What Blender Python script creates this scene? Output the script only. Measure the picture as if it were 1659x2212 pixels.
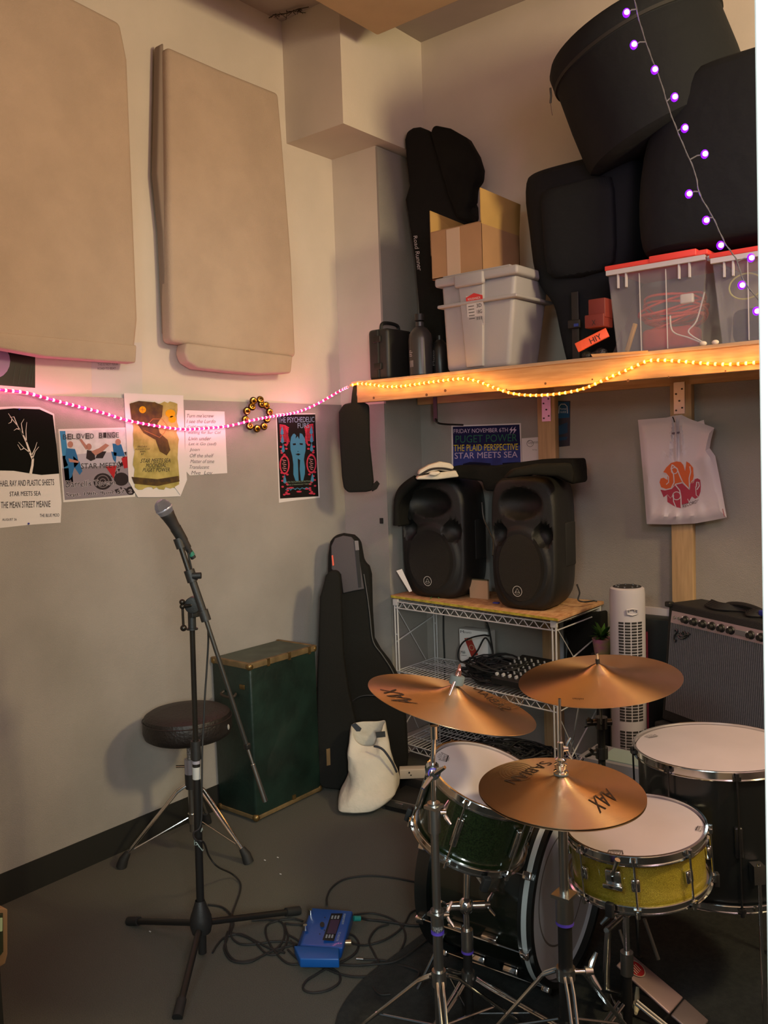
import bpy, bmesh, math, random
from mathutils import Vector, Matrix
random.seed(7)
S = bpy.context.scene
for o in list(bpy.data.objects): bpy.data.objects.remove(o)
COL = S.collection
PI = math.pi
def V(*a): return Vector(a[0]) if len(a) == 1 else Vector(a)

# ------------------------------------------------------------------ camera
CXY, FPX = (829.5, 1106.0), 1860.0
_yaw, _pit, _rol = [math.radians(a) for a in (39.0, 3.95, -1.95)]
FW = V(-math.sin(_yaw)*math.cos(_pit), math.cos(_yaw)*math.cos(_pit), -math.sin(_pit))
_r0 = V(math.cos(_yaw), math.sin(_yaw), 0); _u0 = _r0.cross(FW)
RT = _r0*math.cos(_rol) + _u0*math.sin(_rol); UP = -_r0*math.sin(_rol) + _u0*math.cos(_rol)
CAM = V(3.05, 0, 1.6)
cd = bpy.data.cameras.new('camera'); cam = bpy.data.objects.new('camera', cd); COL.objects.link(cam)
cd.sensor_fit = 'VERTICAL'; cd.sensor_height = 36; cd.lens = FPX/2212*36; cd.clip_start = .02
M = Matrix((RT, UP, -FW)).transposed().to_4x4(); M.translation = CAM; cam.matrix_world = M
S.camera = cam
# ------------------------------------------------------------------ light and exposure
S.view_settings.view_transform = 'Standard'; S.view_settings.look = 'None'
S.view_settings.gamma = 1; S.view_settings.use_curve_mapping = False
S.view_settings.exposure = 0.0
w = bpy.data.worlds.new('world'); S.world = w; w.use_nodes = True
w.node_tree.nodes['Background'].inputs[0].default_value = (.55, .66, .72, 1)
w.node_tree.nodes['Background'].inputs[1].default_value = .10
def area(name, loc, target, sx, sy, power, col, spread=PI):
    l = bpy.data.lights.new(name, 'AREA'); l.shape = 'RECTANGLE'; l.size = sx; l.size_y = sy
    l.energy = power; l.color = col; l.spread = spread
    o = bpy.data.objects.new(name, l); COL.objects.link(o); o.location = loc
    o.rotation_euler = (V(target)-V(loc)).to_track_quat('-Z', 'Y').to_euler(); return o
def point(name, loc, power, col, r=.03):
    l = bpy.data.lights.new(name, 'POINT'); l.energy = power; l.color = col; l.shadow_soft_size = r
    o = bpy.data.objects.new(name, l); COL.objects.link(o); o.location = loc; return o
area('ceiling_lamp_light', (4.2, 2.40, 2.9), (0, 2.6, 2.0), .40, .40, 72, (1, .79, .42))
area('hallway_light', (2.6, -.9, 2.5), (1.9, 2.2, .6), 1.0, .5, 20, (.78, .98, 1))
area('casing_fill_light', (3.75, -.35, 1.75), (3.06, .6, 1.5), .5, .5, 15, (.93, 1, .93), 1.1)  # added light behind the camera, only there to brighten the door casing
point('pink_fill_light', (3.35, 1.25, 2.85), 38, (1, .71, .83), .28)  # added pink fill out of view, lifts the ceiling and panel underside

# ------------------------------------------------------------------ picture rays to world points
def ray(x, y): return FW + RT*((x-CXY[0])/FPX) - UP*((y-CXY[1])/FPX)
def FL(x, y, z=0): d = ray(x, y); return CAM + d*((z-CAM.z)/d.z)
def LW(x, y, X=0): d = ray(x, y); return CAM + d*((X-CAM.x)/d.x)
def BW(x, y, Y=3.74): d = ray(x, y); return CAM + d*((Y-CAM.y)/d.y)
def PD(x, y, D): return CAM + ray(x, y)*D
def PL(x, y, O, N): d = ray(x, y); return CAM + d*((V(O)-CAM).dot(N)/d.dot(N))
def PY(p): v = V(p)-CAM; return CXY[1]-FPX*v.dot(UP)/v.dot(FW)
def DEP(p): return (V(p)-CAM).dot(FW)
def Z(x, y, py):
    a, b = 0.0, 3.0
    for _ in range(40):
        m = (a+b)/2
        if PY((x, y, m)) > py: a = m
        else: b = m
    return (a+b)/2

# ------------------------------------------------------------------ materials
MATS = {}
def mat(name, col, rough=.6, metal=0., var=0., vscale=8, bump=0., bscale=60, col2=None, emit=None, es=0, alpha=1, coat=0, spec=.5, stretch=None, sheen=0):
    if name in MATS: return MATS[name]
    m = bpy.data.materials.new(name); m.use_nodes = True; nt = m.node_tree; b = nt.nodes['Principled BSDF']
    b.inputs['Base Color'].default_value = (*col, 1); b.inputs['Roughness'].default_value = rough
    b.inputs['Metallic'].default_value = metal; b.inputs['Coat Weight'].default_value = coat
    b.inputs['Specular IOR Level'].default_value = spec; b.inputs['Sheen Weight'].default_value = sheen
    tc = nt.nodes.new('ShaderNodeTexCoord'); src = tc.outputs['Object']
    if stretch:
        mp = nt.nodes.new('ShaderNodeMapping'); mp.inputs['Scale'].default_value = stretch
        nt.links.new(src, mp.inputs[0]); src = mp.outputs[0]
    if var or col2:
        n = nt.nodes.new('ShaderNodeTexNoise'); n.inputs['Scale'].default_value = vscale; n.inputs['Detail'].default_value = 6
        nt.links.new(src, n.inputs['Vector'])
        r = nt.nodes.new('ShaderNodeValToRGB'); r.color_ramp.elements[0].position = .35; r.color_ramp.elements[1].position = .65
        c2 = col2 or tuple(min(1, c*(1+var)) for c in col); c1 = col if col2 else tuple(c*(1-var) for c in col)
        r.color_ramp.elements[0].color = (*c1, 1); r.color_ramp.elements[1].color = (*c2, 1)
        nt.links.new(n.outputs[0], r.inputs[0]); nt.links.new(r.outputs[0], b.inputs['Base Color'])
    if bump:
        n = nt.nodes.new('ShaderNodeTexNoise'); n.inputs['Scale'].default_value = bscale; n.inputs['Detail'].default_value = 4
        nt.links.new(src, n.inputs['Vector'])
        bp = nt.nodes.new('ShaderNodeBump'); bp.inputs['Strength'].default_value = bump; bp.inputs['Distance'].default_value = .01
        nt.links.new(n.outputs[0], bp.inputs['Height']); nt.links.new(bp.outputs[0], b.inputs['Normal'])
    if emit: b.inputs['Emission Color'].default_value = (*emit, 1); b.inputs['Emission Strength'].default_value = es
    if alpha < 1: b.inputs['Alpha'].default_value = alpha
    MATS[name] = m; return m
def hx(h): # sRGB hex to linear
    return tuple(((int(h[i:i+2], 16)/255+.055)/1.055)**2.4 if int(h[i:i+2], 16) > 10 else int(h[i:i+2], 16)/3294 for i in (0, 2, 4))
paint = mat('wall_paint', (.64, .57, .49), .75, var=.04, vscale=3, bump=.08, bscale=120)
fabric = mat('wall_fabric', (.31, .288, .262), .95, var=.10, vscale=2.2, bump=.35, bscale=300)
ceilm = mat('ceiling_paint', (.40, .34, .31), .9, var=.05, vscale=4)
panelm = mat('panel_fabric', (.48, .37, .285), .95, var=.06, vscale=5, bump=.25, bscale=260)
carpet = mat('carpet', (.080, .077, .062), 1, col2=(.124, .120, .099), vscale=380, bump=.7, bscale=480)
rugm = mat('rug', (.008, .010, .010), 1, col2=(.016, .019, .018), vscale=60, bump=.5, bscale=300)
basem = mat('baseboard_rubber', (.012, .012, .010), .6)
pine = mat('pine', (.50, .27, .11), .6, col2=(.62, .36, .16), vscale=6, stretch=(1.2, 14, 14), bump=.1, bscale=30)
pinev = mat('pine_upright', (.40, .26, .13), .65, col2=(.50, .33, .17), vscale=6, stretch=(14, 14, 1.2))
osb = mat('osb_board', (.42, .20, .08), .75, col2=(.62, .36, .17), vscale=22, stretch=(2.5, 1, 1), bump=.2, bscale=60)
osbe = mat('osb_edge', (.50, .40, .04), .8, var=.3, vscale=40)
blackm = mat('black_metal', (.018, .017, .016), .38, .3)
blackp = mat('black_plastic', (.014, .014, .014), .5, bump=.1, bscale=300)
spkm = mat('speaker_plastic', (.007, .0075, .007), .5, bump=.25, bscale=420)
grillm = mat('speaker_grille', (.010, .010, .010), .5, bump=.9, bscale=700)
bagm = mat('bag_nylon', (.007, .007, .0055), .9, var=.25, vscale=9, bump=.5, bscale=14, spec=.2)
bagm2 = mat('bag_nylon_plain', (.008, .008, .0065), .85, bump=.35, bscale=380, spec=.25)
navym = mat('bag_navy_nylon', (.006, .008, .011), .8, bump=.4, bscale=16, spec=.3)
greybag = mat('bag_grey_nylon', (.075, .068, .075), .85, bump=.3, bscale=400)
chrome = mat('chrome', (.72, .72, .72), .13, 1)
chromed = mat('chrome_dull', (.45, .45, .44), .3, 1)
steel = mat('steel', (.4, .4, .4), .35, 1)
wirem = mat('white_wire', (.52, .52, .52), .45)
whitep = mat('white_plastic', (.50, .475, .51), .45)
paper = mat('paper', (.66, .63, .62), .8)
ink = mat('ink', (.02, .018, .018), .8)
inkg = mat('ink_grey', (.16, .15, .15), .8)
leath = mat('leatherette', (.012, .009, .008), .48, bump=.3, bscale=90)
brass = mat('brass', (.20, .13, .05), .4, .8, var=.3, vscale=30)
trimt = mat('trunk_trim', (.13, .085, .035), .6, var=.3, vscale=20)
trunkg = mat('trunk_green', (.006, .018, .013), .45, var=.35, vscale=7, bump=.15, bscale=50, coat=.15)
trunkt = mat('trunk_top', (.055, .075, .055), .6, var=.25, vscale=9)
canvas = mat('canvas', (.56, .52, .43), .95, var=.08, vscale=8, bump=.9, bscale=16)
card = mat('cardboard', (.36, .20, .10), .85, var=.06, vscale=7)
cardi = mat('cardboard_light', (.46, .28, .09), .85, var=.05, vscale=7)
tape = mat('packing_tape', (.50, .36, .26), .4)
tote = mat('grey_plastic', (.34, .322, .335), .5, bump=.08, bscale=200)
orange = mat('orange_plastic', (.80, .10, .035), .5)
redlid = mat('red_lid', (.75, .06, .05), .45)
blue = mat('blue_enamel', (.008, .065, .30), .38, coat=.3)
headm = mat('drum_head', (.52, .45, .48), .55, var=.04, vscale=6)
dgreen = mat('green_sparkle', (.003, .006, .002), .3, col2=(.014, .024, .007), vscale=260, coat=.6)
gold = mat('gold_sparkle', (.30, .22, .012), .35, .35, col2=(.62, .50, .05), vscale=520, bump=.4, bscale=700, coat=.5)
shellb = mat('black_shell', (.006, .008, .008), .35, coat=.3)
rubber = mat('rubber', (.010, .010, .010), .7)
purple = mat('purple_ring', (.09, .05, .42), .5)
felt = mat('grey_felt', (.10, .12, .12), 1)
greent = mat('green_tape', (.02, .15, .10), .6)
def cymbal_mat():
    m = bpy.data.materials.new('cymbal_bronze'); m.use_nodes = True; nt = m.node_tree; b = nt.nodes['Principled BSDF']
    b.inputs['Metallic'].default_value = 1; b.inputs['Roughness'].default_value = .36
    b.inputs['Anisotropic'].default_value = .8; b.inputs['Anisotropic Rotation'].default_value = .25
    tc = nt.nodes.new('ShaderNodeTexCoord'); sp = nt.nodes.new('ShaderNodeVectorMath'); sp.operation = 'LENGTH'
    mp = nt.nodes.new('ShaderNodeMapping'); mp.inputs['Scale'].default_value = (1, 1, 0)
    nt.links.new(tc.outputs['Object'], mp.inputs[0]); nt.links.new(mp.outputs[0], sp.inputs[0])
    wv = nt.nodes.new('ShaderNodeTexNoise'); wv.noise_dimensions = '1D'; wv.inputs['Scale'].default_value = 420; wv.inputs['Detail'].default_value = 3
    nt.links.new(sp.outputs['Value'], wv.inputs['W'])
    bp = nt.nodes.new('ShaderNodeBump'); bp.inputs['Strength'].default_value = .12; bp.inputs['Distance'].default_value = .002
    nt.links.new(wv.outputs[0], bp.inputs['Height']); nt.links.new(bp.outputs[0], b.inputs['Normal'])
    n = nt.nodes.new('ShaderNodeTexNoise'); n.inputs['Scale'].default_value = 7; nt.links.new(tc.outputs['Object'], n.inputs[0])
    r = nt.nodes.new('ShaderNodeValToRGB'); r.color_ramp.elements[0].color = (.64, .41, .24, 1); r.color_ramp.elements[1].color = (.76, .54, .34, 1)
    nt.links.new(n.outputs[0], r.inputs[0]); nt.links.new(r.outputs[0], b.inputs['Base Color'])
    tg = nt.nodes.new('ShaderNodeTangent'); tg.direction_type = 'RADIAL'; tg.axis = 'Z'; nt.links.new(tg.outputs[0], b.inputs['Tangent'])
    return m
bronze = cymbal_mat()
def clear_mat(name, col, a):
    m = bpy.data.materials.new(name); m.use_nodes = True; nt = m.node_tree; b = nt.nodes['Principled BSDF']
    b.inputs['Base Color'].default_value = (*col, 1); b.inputs['Roughness'].default_value = .35; b.inputs['Alpha'].default_value = a
    return m
clearp = clear_mat('cloudy_plastic', (.45, .45, .52), .17)

# ------------------------------------------------------------------ object bookkeeping
ORG = {}
def thing(name, label, cat, loc, group=None, local=False, rot=None):
    o = bpy.data.objects.new(name, None); COL.objects.link(o); o.empty_display_size = .05
    o.location = loc; o['label'] = label; o['category'] = cat
    if group: o['group'] = group
    if rot is not None: o.rotation_euler = rot
    ORG[o.name] = V(0, 0, 0) if local else V(loc)
    return o
def tag(o, label, cat, group=None):
    o['label'] = label; o['category'] = cat
    if group: o['group'] = group
    return o
def struct(o): o['kind'] = 'structure'; return o
def dup(root, loc, label=None, group=None, rot=None):
    def cp(o, par):
        c = o.copy(); COL.objects.link(c)
        if par is not None: c.parent = par
        for ch in list(o.children): cp(ch, c)
        return c
    r = cp(root, None); r.location = loc; ORG[r.name] = ORG[root.name]
    if label: r['label'] = label
    if group: r['group'] = group
    if rot is not None: r.rotation_euler = rot
    return r

def frame(axis):
    a = V(axis).normalized(); t = V(0, 0, 1) if abs(a.z) < .9 else V(1, 0, 0)
    x = t.cross(a).normalized(); return x, a.cross(x), a
class MB:
    def __init__(s): s.v = []; s.f = []
    def add(s, vs, fs):
        n = len(s.v); s.v += [V(p) for p in vs]; s.f += [[i+n for i in f] for f in fs]; return s
    def box(s, c, d, ax=None):
        X, Y, Zz = ax or (V(1, 0, 0), V(0, 1, 0), V(0, 0, 1)); c = V(c)
        vs = [c + X*(i*d[0]/2) + Y*(j*d[1]/2) + Zz*(k*d[2]/2) for i in (-1, 1) for j in (-1, 1) for k in (-1, 1)]
        return s.add(vs, [(0, 1, 3, 2), (4, 6, 7, 5), (0, 4, 5, 1), (2, 3, 7, 6), (0, 2, 6, 4), (1, 5, 7, 3)])
    def bb(s, a, b): return s.box([(a[i]+b[i])/2 for i in range(3)], [abs(b[i]-a[i]) for i in range(3)])
    def hexa(s, q): # 4 bottom pts, 4 top pts
        return s.add(q, [(3, 2, 1, 0), (4, 5, 6, 7), (0, 1, 5, 4), (1, 2, 6, 5), (2, 3, 7, 6), (3, 0, 4, 7)])
    def cyl(s, p0, p1, r0, r1=None, n=16, cap=True):
        p0, p1 = V(p0), V(p1); r1 = r0 if r1 is None else r1; x, y, a = frame(p1-p0)
        vs = [p + (x*math.cos(2*PI*i/n)+y*math.sin(2*PI*i/n))*r for p, r in ((p0, r0), (p1, r1)) for i in range(n)]
        fs = [(i, (i+1) % n, n+(i+1) % n, n+i) for i in range(n)]
        if cap: fs += [list(range(n))[::-1], list(range(n, 2*n))]
        return s.add(vs, fs)
    def lathe(s, prof, o=(0, 0, 0), axis=(0, 0, 1), n=32, closed=False):
        x, y, a = frame(axis) if V(axis) != V(0, 0, 1) else (V(1, 0, 0), V(0, 1, 0), V(0, 0, 1)); o = V(o); m = len(prof)
        vs = [o + a*h + (x*math.cos(2*PI*i/n)+y*math.sin(2*PI*i/n))*r for r, h in prof for i in range(n)]
        k = m if closed else m-1
        return s.add(vs, [(j*n+i, j*n+(i+1) % n, ((j+1) % m)*n+(i+1) % n, ((j+1) % m)*n+i) for j in range(k) for i in range(n)])
    def tube(s, pts, r, n=8, closed=False):
        pts = [V(p) for p in pts]; m = len(pts); rs = r if isinstance(r, (list, tuple)) else [r]*m
        T = [((pts[(i+1) % m] if (closed or i < m-1) else pts[i]) - (pts[i-1] if (closed or i > 0) else pts[i])).normalized() for i in range(m)]
        x = frame(T[0])[0]; vs = []
        for i in range(m):
            x = (x - T[i]*x.dot(T[i])).normalized(); y = T[i].cross(x)
            vs += [pts[i] + (x*math.cos(2*PI*k/n)+y*math.sin(2*PI*k/n))*rs[i] for k in range(n)]
        fs = [(j*n+i, j*n+(i+1) % n, ((j+1) % m)*n+(i+1) % n, ((j+1) % m)*n+i) for j in range(m if closed else m-1) for i in range(n)]
        if not closed: fs += [list(range(n))[::-1], list(range((m-1)*n, m*n))]
        return s.add(vs, fs)
    def sph(s, c, r, n=16, sc=(1, 1, 1)):
        c = V(c); m = n//2
        vs = [c + V(math.sin(PI*j/m)*math.cos(2*PI*i/n)*sc[0], math.sin(PI*j/m)*math.sin(2*PI*i/n)*sc[1], math.cos(PI*j/m)*sc[2])*r for j in range(m+1) for i in range(n)]
        return s.add(vs, [(j*n+i, (j+1)*n+i, (j+1)*n+(i+1) % n, j*n+(i+1) % n) for j in range(m) for i in range(n)])
    def prism(s, pts, off):
        pts = [V(p) for p in pts]; off = V(off); n = len(pts)
        return s.add(pts+[p+off for p in pts], [list(range(n)), list(range(n, 2*n))[::-1]] + [(i, n+i, n+(i+1) % n, (i+1) % n) for i in range(n)])
    def rings(s, R, cap=True):
        n = len(R[0]); m = len(R)
        fs = [(j*n+i, j*n+(i+1) % n, (j+1)*n+(i+1) % n, (j+1)*n+i) for j in range(m-1) for i in range(n)]
        if cap: fs += [list(range(n))[::-1], list(range((m-1)*n, m*n))]
        return s.add([p for r in R for p in r], fs)
    def build(s, name, m, parent=None, smooth=None, bevel=0, seg=3, sub=0, loc=None, wid=None):
        me = bpy.data.meshes.new(name); o = bpy.data.objects.new(name, me); COL.objects.link(o)
        if parent is not None: off = ORG[parent.name]; o.parent = parent
        elif loc is not None: off = V(loc); o.location = loc
        else: off = V(0, 0, 0)
        ORG[o.name] = off
        me.from_pydata([v-off for v in s.v], [], s.f); me.validate()
        b = bmesh.new(); b.from_mesh(me); bmesh.ops.remove_doubles(b, verts=b.verts, dist=1e-6)
        bmesh.ops.recalc_face_normals(b, faces=b.faces)
        if bevel:
            es = [e for e in b.edges if len(e.link_faces) == 2 and e.calc_face_angle(0) > .6]
            bmesh.ops.bevel(b, geom=es, offset=bevel, segments=seg, profile=.5, affect='EDGES', clamp_overlap=True)
        b.to_mesh(me); b.free(); me.materials.append(m)
        sm = smooth if smooth is not None else (.7)
        if sm:
            me.polygons.foreach_set('use_smooth', [True]*len(me.polygons)); me.set_sharp_from_angle(angle=sm)
        if sub:
            md = o.modifiers.new('sub', 'SUBSURF'); md.levels = sub; md.render_levels = sub
        me.update(); return o
def spline(pts, k=8, closed=False):
    pts = [V(p) for p in pts]; n = len(pts); out = []
    for i in range(n if closed else n-1):
        g = lambda j: pts[j % n] if closed else pts[max(0, min(n-1, j))]
        a, b, c, d = g(i-1), g(i), g(i+1), g(i+2)
        for t in range(k):
            t /= k; out.append(.5*((2*b)+(c-a)*t+(2*a-5*b+4*c-d)*t*t+(3*b-a-3*c+d)*t**3))
    if not closed: out.append(pts[-1])
    return out
_tc = {}
def glyphs(s):
    if s in _tc: return _tc[s]
    cu = bpy.data.curves.new('t', 'FONT'); cu.body = s; cu.resolution_u = 3
    o = bpy.data.objects.new('t', cu); COL.objects.link(o); bpy.context.view_layer.update()
    me = bpy.data.meshes.new_from_object(o.evaluated_get(bpy.context.evaluated_depsgraph_get()))
    vs = [(v.co.x, v.co.y) for v in me.vertices]; fs = [list(p.vertices) for p in me.polygons]
    bpy.data.objects.remove(o); bpy.data.curves.remove(cu); bpy.data.meshes.remove(me)
    x0 = min(v[0] for v in vs); x1 = max(v[0] for v in vs); y0 = min(v[1] for v in vs); y1 = max(v[1] for v in vs)
    _tc[s] = ([((x-x0)/(x1-x0), (y-y0)/(y1-y0)) for x, y in vs], fs); return _tc[s]
class DC(MB): # flat print on a surface; surf(a,b,h) -> world
    def __init__(s, surf): super().__init__(); s.surf = surf
    def text(s, t, quad, h=.001): # quad: TL,TR,BR,BL
        vs, fs = glyphs(t); (a, b, c, d) = [V(q[0], q[1], 0) for q in quad]
        for_ = []
        for u, v in vs:
            p = (d*(1-u)+c*u)*(1-v) + (a*(1-u)+b*u)*v; for_.append(s.surf(p.x, p.y, h))
        return s.add(for_, fs)
    def line_text(s, t, x0, y0, x1, y1, hgt, h=.001): # baseline from (x0,y0) to (x1,y1), up = perpendicular, image coordinates
        d = V(x1-x0, y1-y0, 0).normalized(); u = V(d.y, -d.x, 0)*hgt
        return s.text(t, [(x0+u.x, y0+u.y), (x1+u.x, y1+u.y), (x1, y1), (x0, y0)], h)
    def poly(s, pts, h=.0006): return s.add([s.surf(x, y, h) for x, y in pts], [list(range(len(pts)))])
    def stroke(s, pts, w, h=.0008, closed=False):
        n = len(pts); L = []; P = [V(p[0], p[1], 0) for p in pts]
        ws = w if isinstance(w, (list, tuple)) else [w]*n
        for i in range(n):
            a = P[(i-1) % n] if closed or i > 0 else P[i]; b = P[(i+1) % n] if closed or i < n-1 else P[i]
            d = (b-a).normalized(); nn = V(-d.y, d.x, 0)*ws[i]/2; L.append((P[i]+nn, P[i]-nn))
        vs = [s.surf(q.x, q.y, h) for pr in L for q in pr]
        return s.add(vs, [(2*i, 2*i+1, 2*((i+1) % n)+1, 2*((i+1) % n)) for i in range(n if closed else n-1)])
    def disc(s, x, y, rx, ry=None, h=.0008, n=20, rot=0):
        ry = ry or rx; c, sn = math.cos(rot), math.sin(rot)
        return s.poly([(x+rx*math.cos(2*PI*i/n)*c-ry*math.sin(2*PI*i/n)*sn, y+rx*math.cos(2*PI*i/n)*sn+ry*math.sin(2*PI*i/n)*c) for i in range(n)], h)
    def ringd(s, x, y, r, w, h=.0008, n=28, ry=None):
        ry = ry or r
        return s.stroke([(x+r*math.cos(2*PI*i/n), y+ry*math.sin(2*PI*i/n)) for i in range(n)], w, h, True)
    def build(s, name, m, parent=None, **k): return super().build(name, m, parent, smooth=0, **k)

# ================================================================== SETTING
H = 3.70
def slab(name, a, b, m, bevel=0): return struct(MB().bb(a, b).build(name, m, smooth=0, bevel=bevel))
slab('floor', (-.15, -2.2, -.1), (4.8, 3.9, 0), carpet)
slab('ceiling', (-.15, .55, H), (4.8, 3.9, H+.1), ceilm)
slab('wall_left', (-.15, .55, 0), (0, 3.9, H), paint)
slab('wall_back', (0, 3.74, 0), (4.8, 3.9, H), paint)
slab('wall_right', (4.65, .55, 0), (4.8, 3.74, H), paint)
JA, JB = BW(1627, 0, .59), BW(1657, 2212, .59)
jx = lambda z: JA.x+(JB.x-JA.x)*(z-JA.z)/(JB.z-JA.z)
wf = MB().bb((0, .62, 0), (1.20, .74, H)).bb((2.96, .62, 0), (4.65, .74, H)).bb((1.20, .62, 2.6), (2.96, .74, H))
struct(wf.build('wall_front', paint, smooth=0))
slab('wall_corner_column', (0, 3.435, 0), (.292, 3.74, 3.125), paint)
slab('wall_corner_soffit', (0, 3.105, 3.125), (.372, 3.74, H), paint)
# grey fabric covering on the lower walls
slab('trim_1', (0, .74, .115), (.012, 3.425, 1.858), fabric)
slab('trim_2', (.012, 3.423, .115), (.302, 3.435, 1.848), fabric)
slab('trim_3', (.292, 3.435, .115), (.304, 3.74, 3.12), fabric)  # above the wall fabric line this grey stands in for shade on the column
slab('trim_4', (.304, 3.728, .115), (4.65, 3.74, 1.93), fabric)
slab('baseboard_left', (0, .74, 0), (.016, 3.42, .115), basem)
slab('baseboard_column', (.016, 3.415, 0), (.31, 3.435, .115), basem)
slab('baseboard_back', (.31, 3.72, 0), (4.65, 3.74, .115), basem)
# door casing beside the camera
casing = mat('casing_paint', (.80, .80, .78), .5)
dc_ = MB().hexa([(jx(0), .59, 0), (3.04, .59, 0), (3.04, .62, 0), (jx(0), .62, 0), (jx(2.6), .59, 2.6), (3.04, .59, 2.6), (3.04, .62, 2.6), (jx(2.6), .62, 2.6)])
MB_j = MB().hexa([(jx(0)+.004, .62, 0), (2.96, .62, 0), (2.96, .74, 0), (jx(0)+.004, .74, 0), (jx(2.6)+.004, .62, 2.6), (2.96, .62, 2.6), (2.96, .74, 2.6), (jx(2.6)+.004, .74, 2.6)])
struct(MB_j.build('trim_6', casing, smooth=0))
struct(dc_.build('door_1', casing, smooth=0, bevel=.003))
slab('trim_5', (1.45, 3.705, BW(1405, 1328, 3.7).z), (2.6, 3.728, BW(1405, 1313, 3.7).z), whitep)
# ceiling panel
P0 = FL(815, 78, 3.50)
cp = MB().bb((P0.x, .95, 3.50), (P0.x+1.45, P0.y, 3.56))
cpr = thing('ceiling_panel', 'tan acoustic panel hung flat under the ceiling near the corner soffit', 'acoustic panel', (P0.x+.6, 1.9, 3.50))
cp.build('panel_face', mat('ceiling_panel_fabric', (.66, .52, .31), .95, var=.05, vscale=5, bump=.2, bscale=260), cpr, bevel=.012)
MB().bb((P0.x-.055, .95, 3.562), (P0.x+1.35, P0.y-.12, 3.60)).build('backing_board', mat('tan_board', (.36, .26, .15), .9), cpr)
hg = MB()
for x in (.1, 1.0):
    for y in (1.2, P0.y-.3): hg.cyl((P0.x+x, y, 3.60), (P0.x+x, y, H), .004)
hg.build('hanger_wire', steel, cpr)

# ================================================================== WALL PANELS (left wall)
def wpanel(name, label, pts, X=.10, fold=None):
    P = [LW(x, y, X) for x, y in pts]; r = thing(name, label, 'acoustic panel', (0, P[0].y, min(p.z for p in P)))
    o = MB().prism(P, (-X+.022, 0, 0)).build('panel_cover', panelm, r, bevel=.022, seg=4)
    return r, P
r1, P1 = wpanel('wall_panel', 'large tan fabric acoustic panel at the left edge of the wall', [(-140, -170), (150, -10), (262, 48), (278, 130), (300, 690), (292, 772), (200, 766), (90, 752), (-140, 722)])
a, b = LW(-140, 722, .11), LW(300, 772, .11)
MB().prism([LW(-130, 705, .105), LW(296, 745, .105), LW(294, 784, .105), LW(100, 770, .105), LW(-130, 728, .105)], (-.06, 0, 0)).build('bottom_fold', panelm, r1, bevel=.008)
r2, P2 = wpanel('wall_panel', 'tan fabric acoustic panel with sagging bottom flap, beside the corner soffit', [(362, 98), (480, 150), (603, 200), (612, 300), (632, 560), (641, 772), (500, 757), (372, 738), (366, 500)])
MB().prism([LW(404, 740, .112), LW(634, 768, .112), LW(630, 806, .112), (LW(560, 808, .112)), LW(500, 803, .112), LW(430, 795, .112), LW(408, 782, .112), LW(400, 762, .112)], (-.07, 0, 0)).build('bottom_flap', panelm, r2, bevel=.012)
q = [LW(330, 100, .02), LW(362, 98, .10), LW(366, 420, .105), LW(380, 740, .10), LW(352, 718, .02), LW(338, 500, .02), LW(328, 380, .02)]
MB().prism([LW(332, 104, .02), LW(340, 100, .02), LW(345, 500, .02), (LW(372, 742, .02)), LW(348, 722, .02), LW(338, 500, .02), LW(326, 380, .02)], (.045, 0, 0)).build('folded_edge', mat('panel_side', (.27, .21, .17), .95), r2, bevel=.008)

# ================================================================== POSTERS (left wall)
def sheet(name, label, cat, quad, surf, m=paper, base=0.0, group=None, n=8, curl=0.0):
    """a sheet of paper, outline in picture coordinates on its wall; surf(x,y,h)"""
    P = [surf(x, y, base+.0002) for x, y in quad]; lo = min(P, key=lambda p: p.z)
    r = thing(name, label, cat, lo, group)
    nrm = (surf(quad[0][0], quad[0][1], .01)-surf(quad[0][0], quad[0][1], 0))
    nn = V(1, 0, 0) if surf in (WL, globals().get('WU')) else V(0, -1, 0)
    MB().prism(P, nn*-.0011).build('sheet', m, r, smooth=0)
    return r
def WL(x, y, h): return LW(x, y, .0125+h)
def WB(x, y, h): return BW(x, y, 3.7275-h)
def M_(n, h, **k): return mat(n, hx(h), .8, spec=.2, **k)

# tree poster
r = sheet('poster', 'black and white poster with a bare white tree, leftmost on the wall', 'poster', [(-22, 880), (30, 878), (85, 879), (117, 894), (126, 1010), (133, 1085), (131, 1129), (60, 1134), (-22, 1143)], WL)
d = DC(WL); d.poly([(-20, 886), (30, 882), (85, 884), (114, 897), (122, 960), (128, 1023), (90, 1026), (60, 1022), (30, 1017), (-20, 1016)]); d.build('night_picture', mat('poster_black', hx('0c0e0b'), .8, spec=.1), r)
d = DC(WL)
d.stroke([(66, 1024), (70, 1005), (71, 992), (65, 978), (57, 955), (50, 940), (43, 928)], [6, 5, 5, 4.5, 3.5, 3, 1.5], .0012)
for b_ in ([(50, 940), (38, 920), (26, 905), (18, 893)], [(38, 920), (30, 900), (22, 902)], [(57, 955), (56, 930), (58, 912)], [(50, 940), (46, 915), (52, 905)], [(65, 978), (52, 968), (40, 955)],
           [(68, 985), (76, 968), (80, 955)], [(70, 992), (76, 975), (84, 965)], [(52, 968), (45, 972), (38, 960)], [(26, 905), (24, 912), (18, 915)], [(44, 928), (36, 926), (30, 930)]):
    d.stroke(b_, [2.2]+[1.3]*(len(b_)-2)+[.7], .0012)
d.build('tree_picture', mat('tree_white', hx('d6cfc8'), .8), r)
d = DC(WL)
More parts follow.
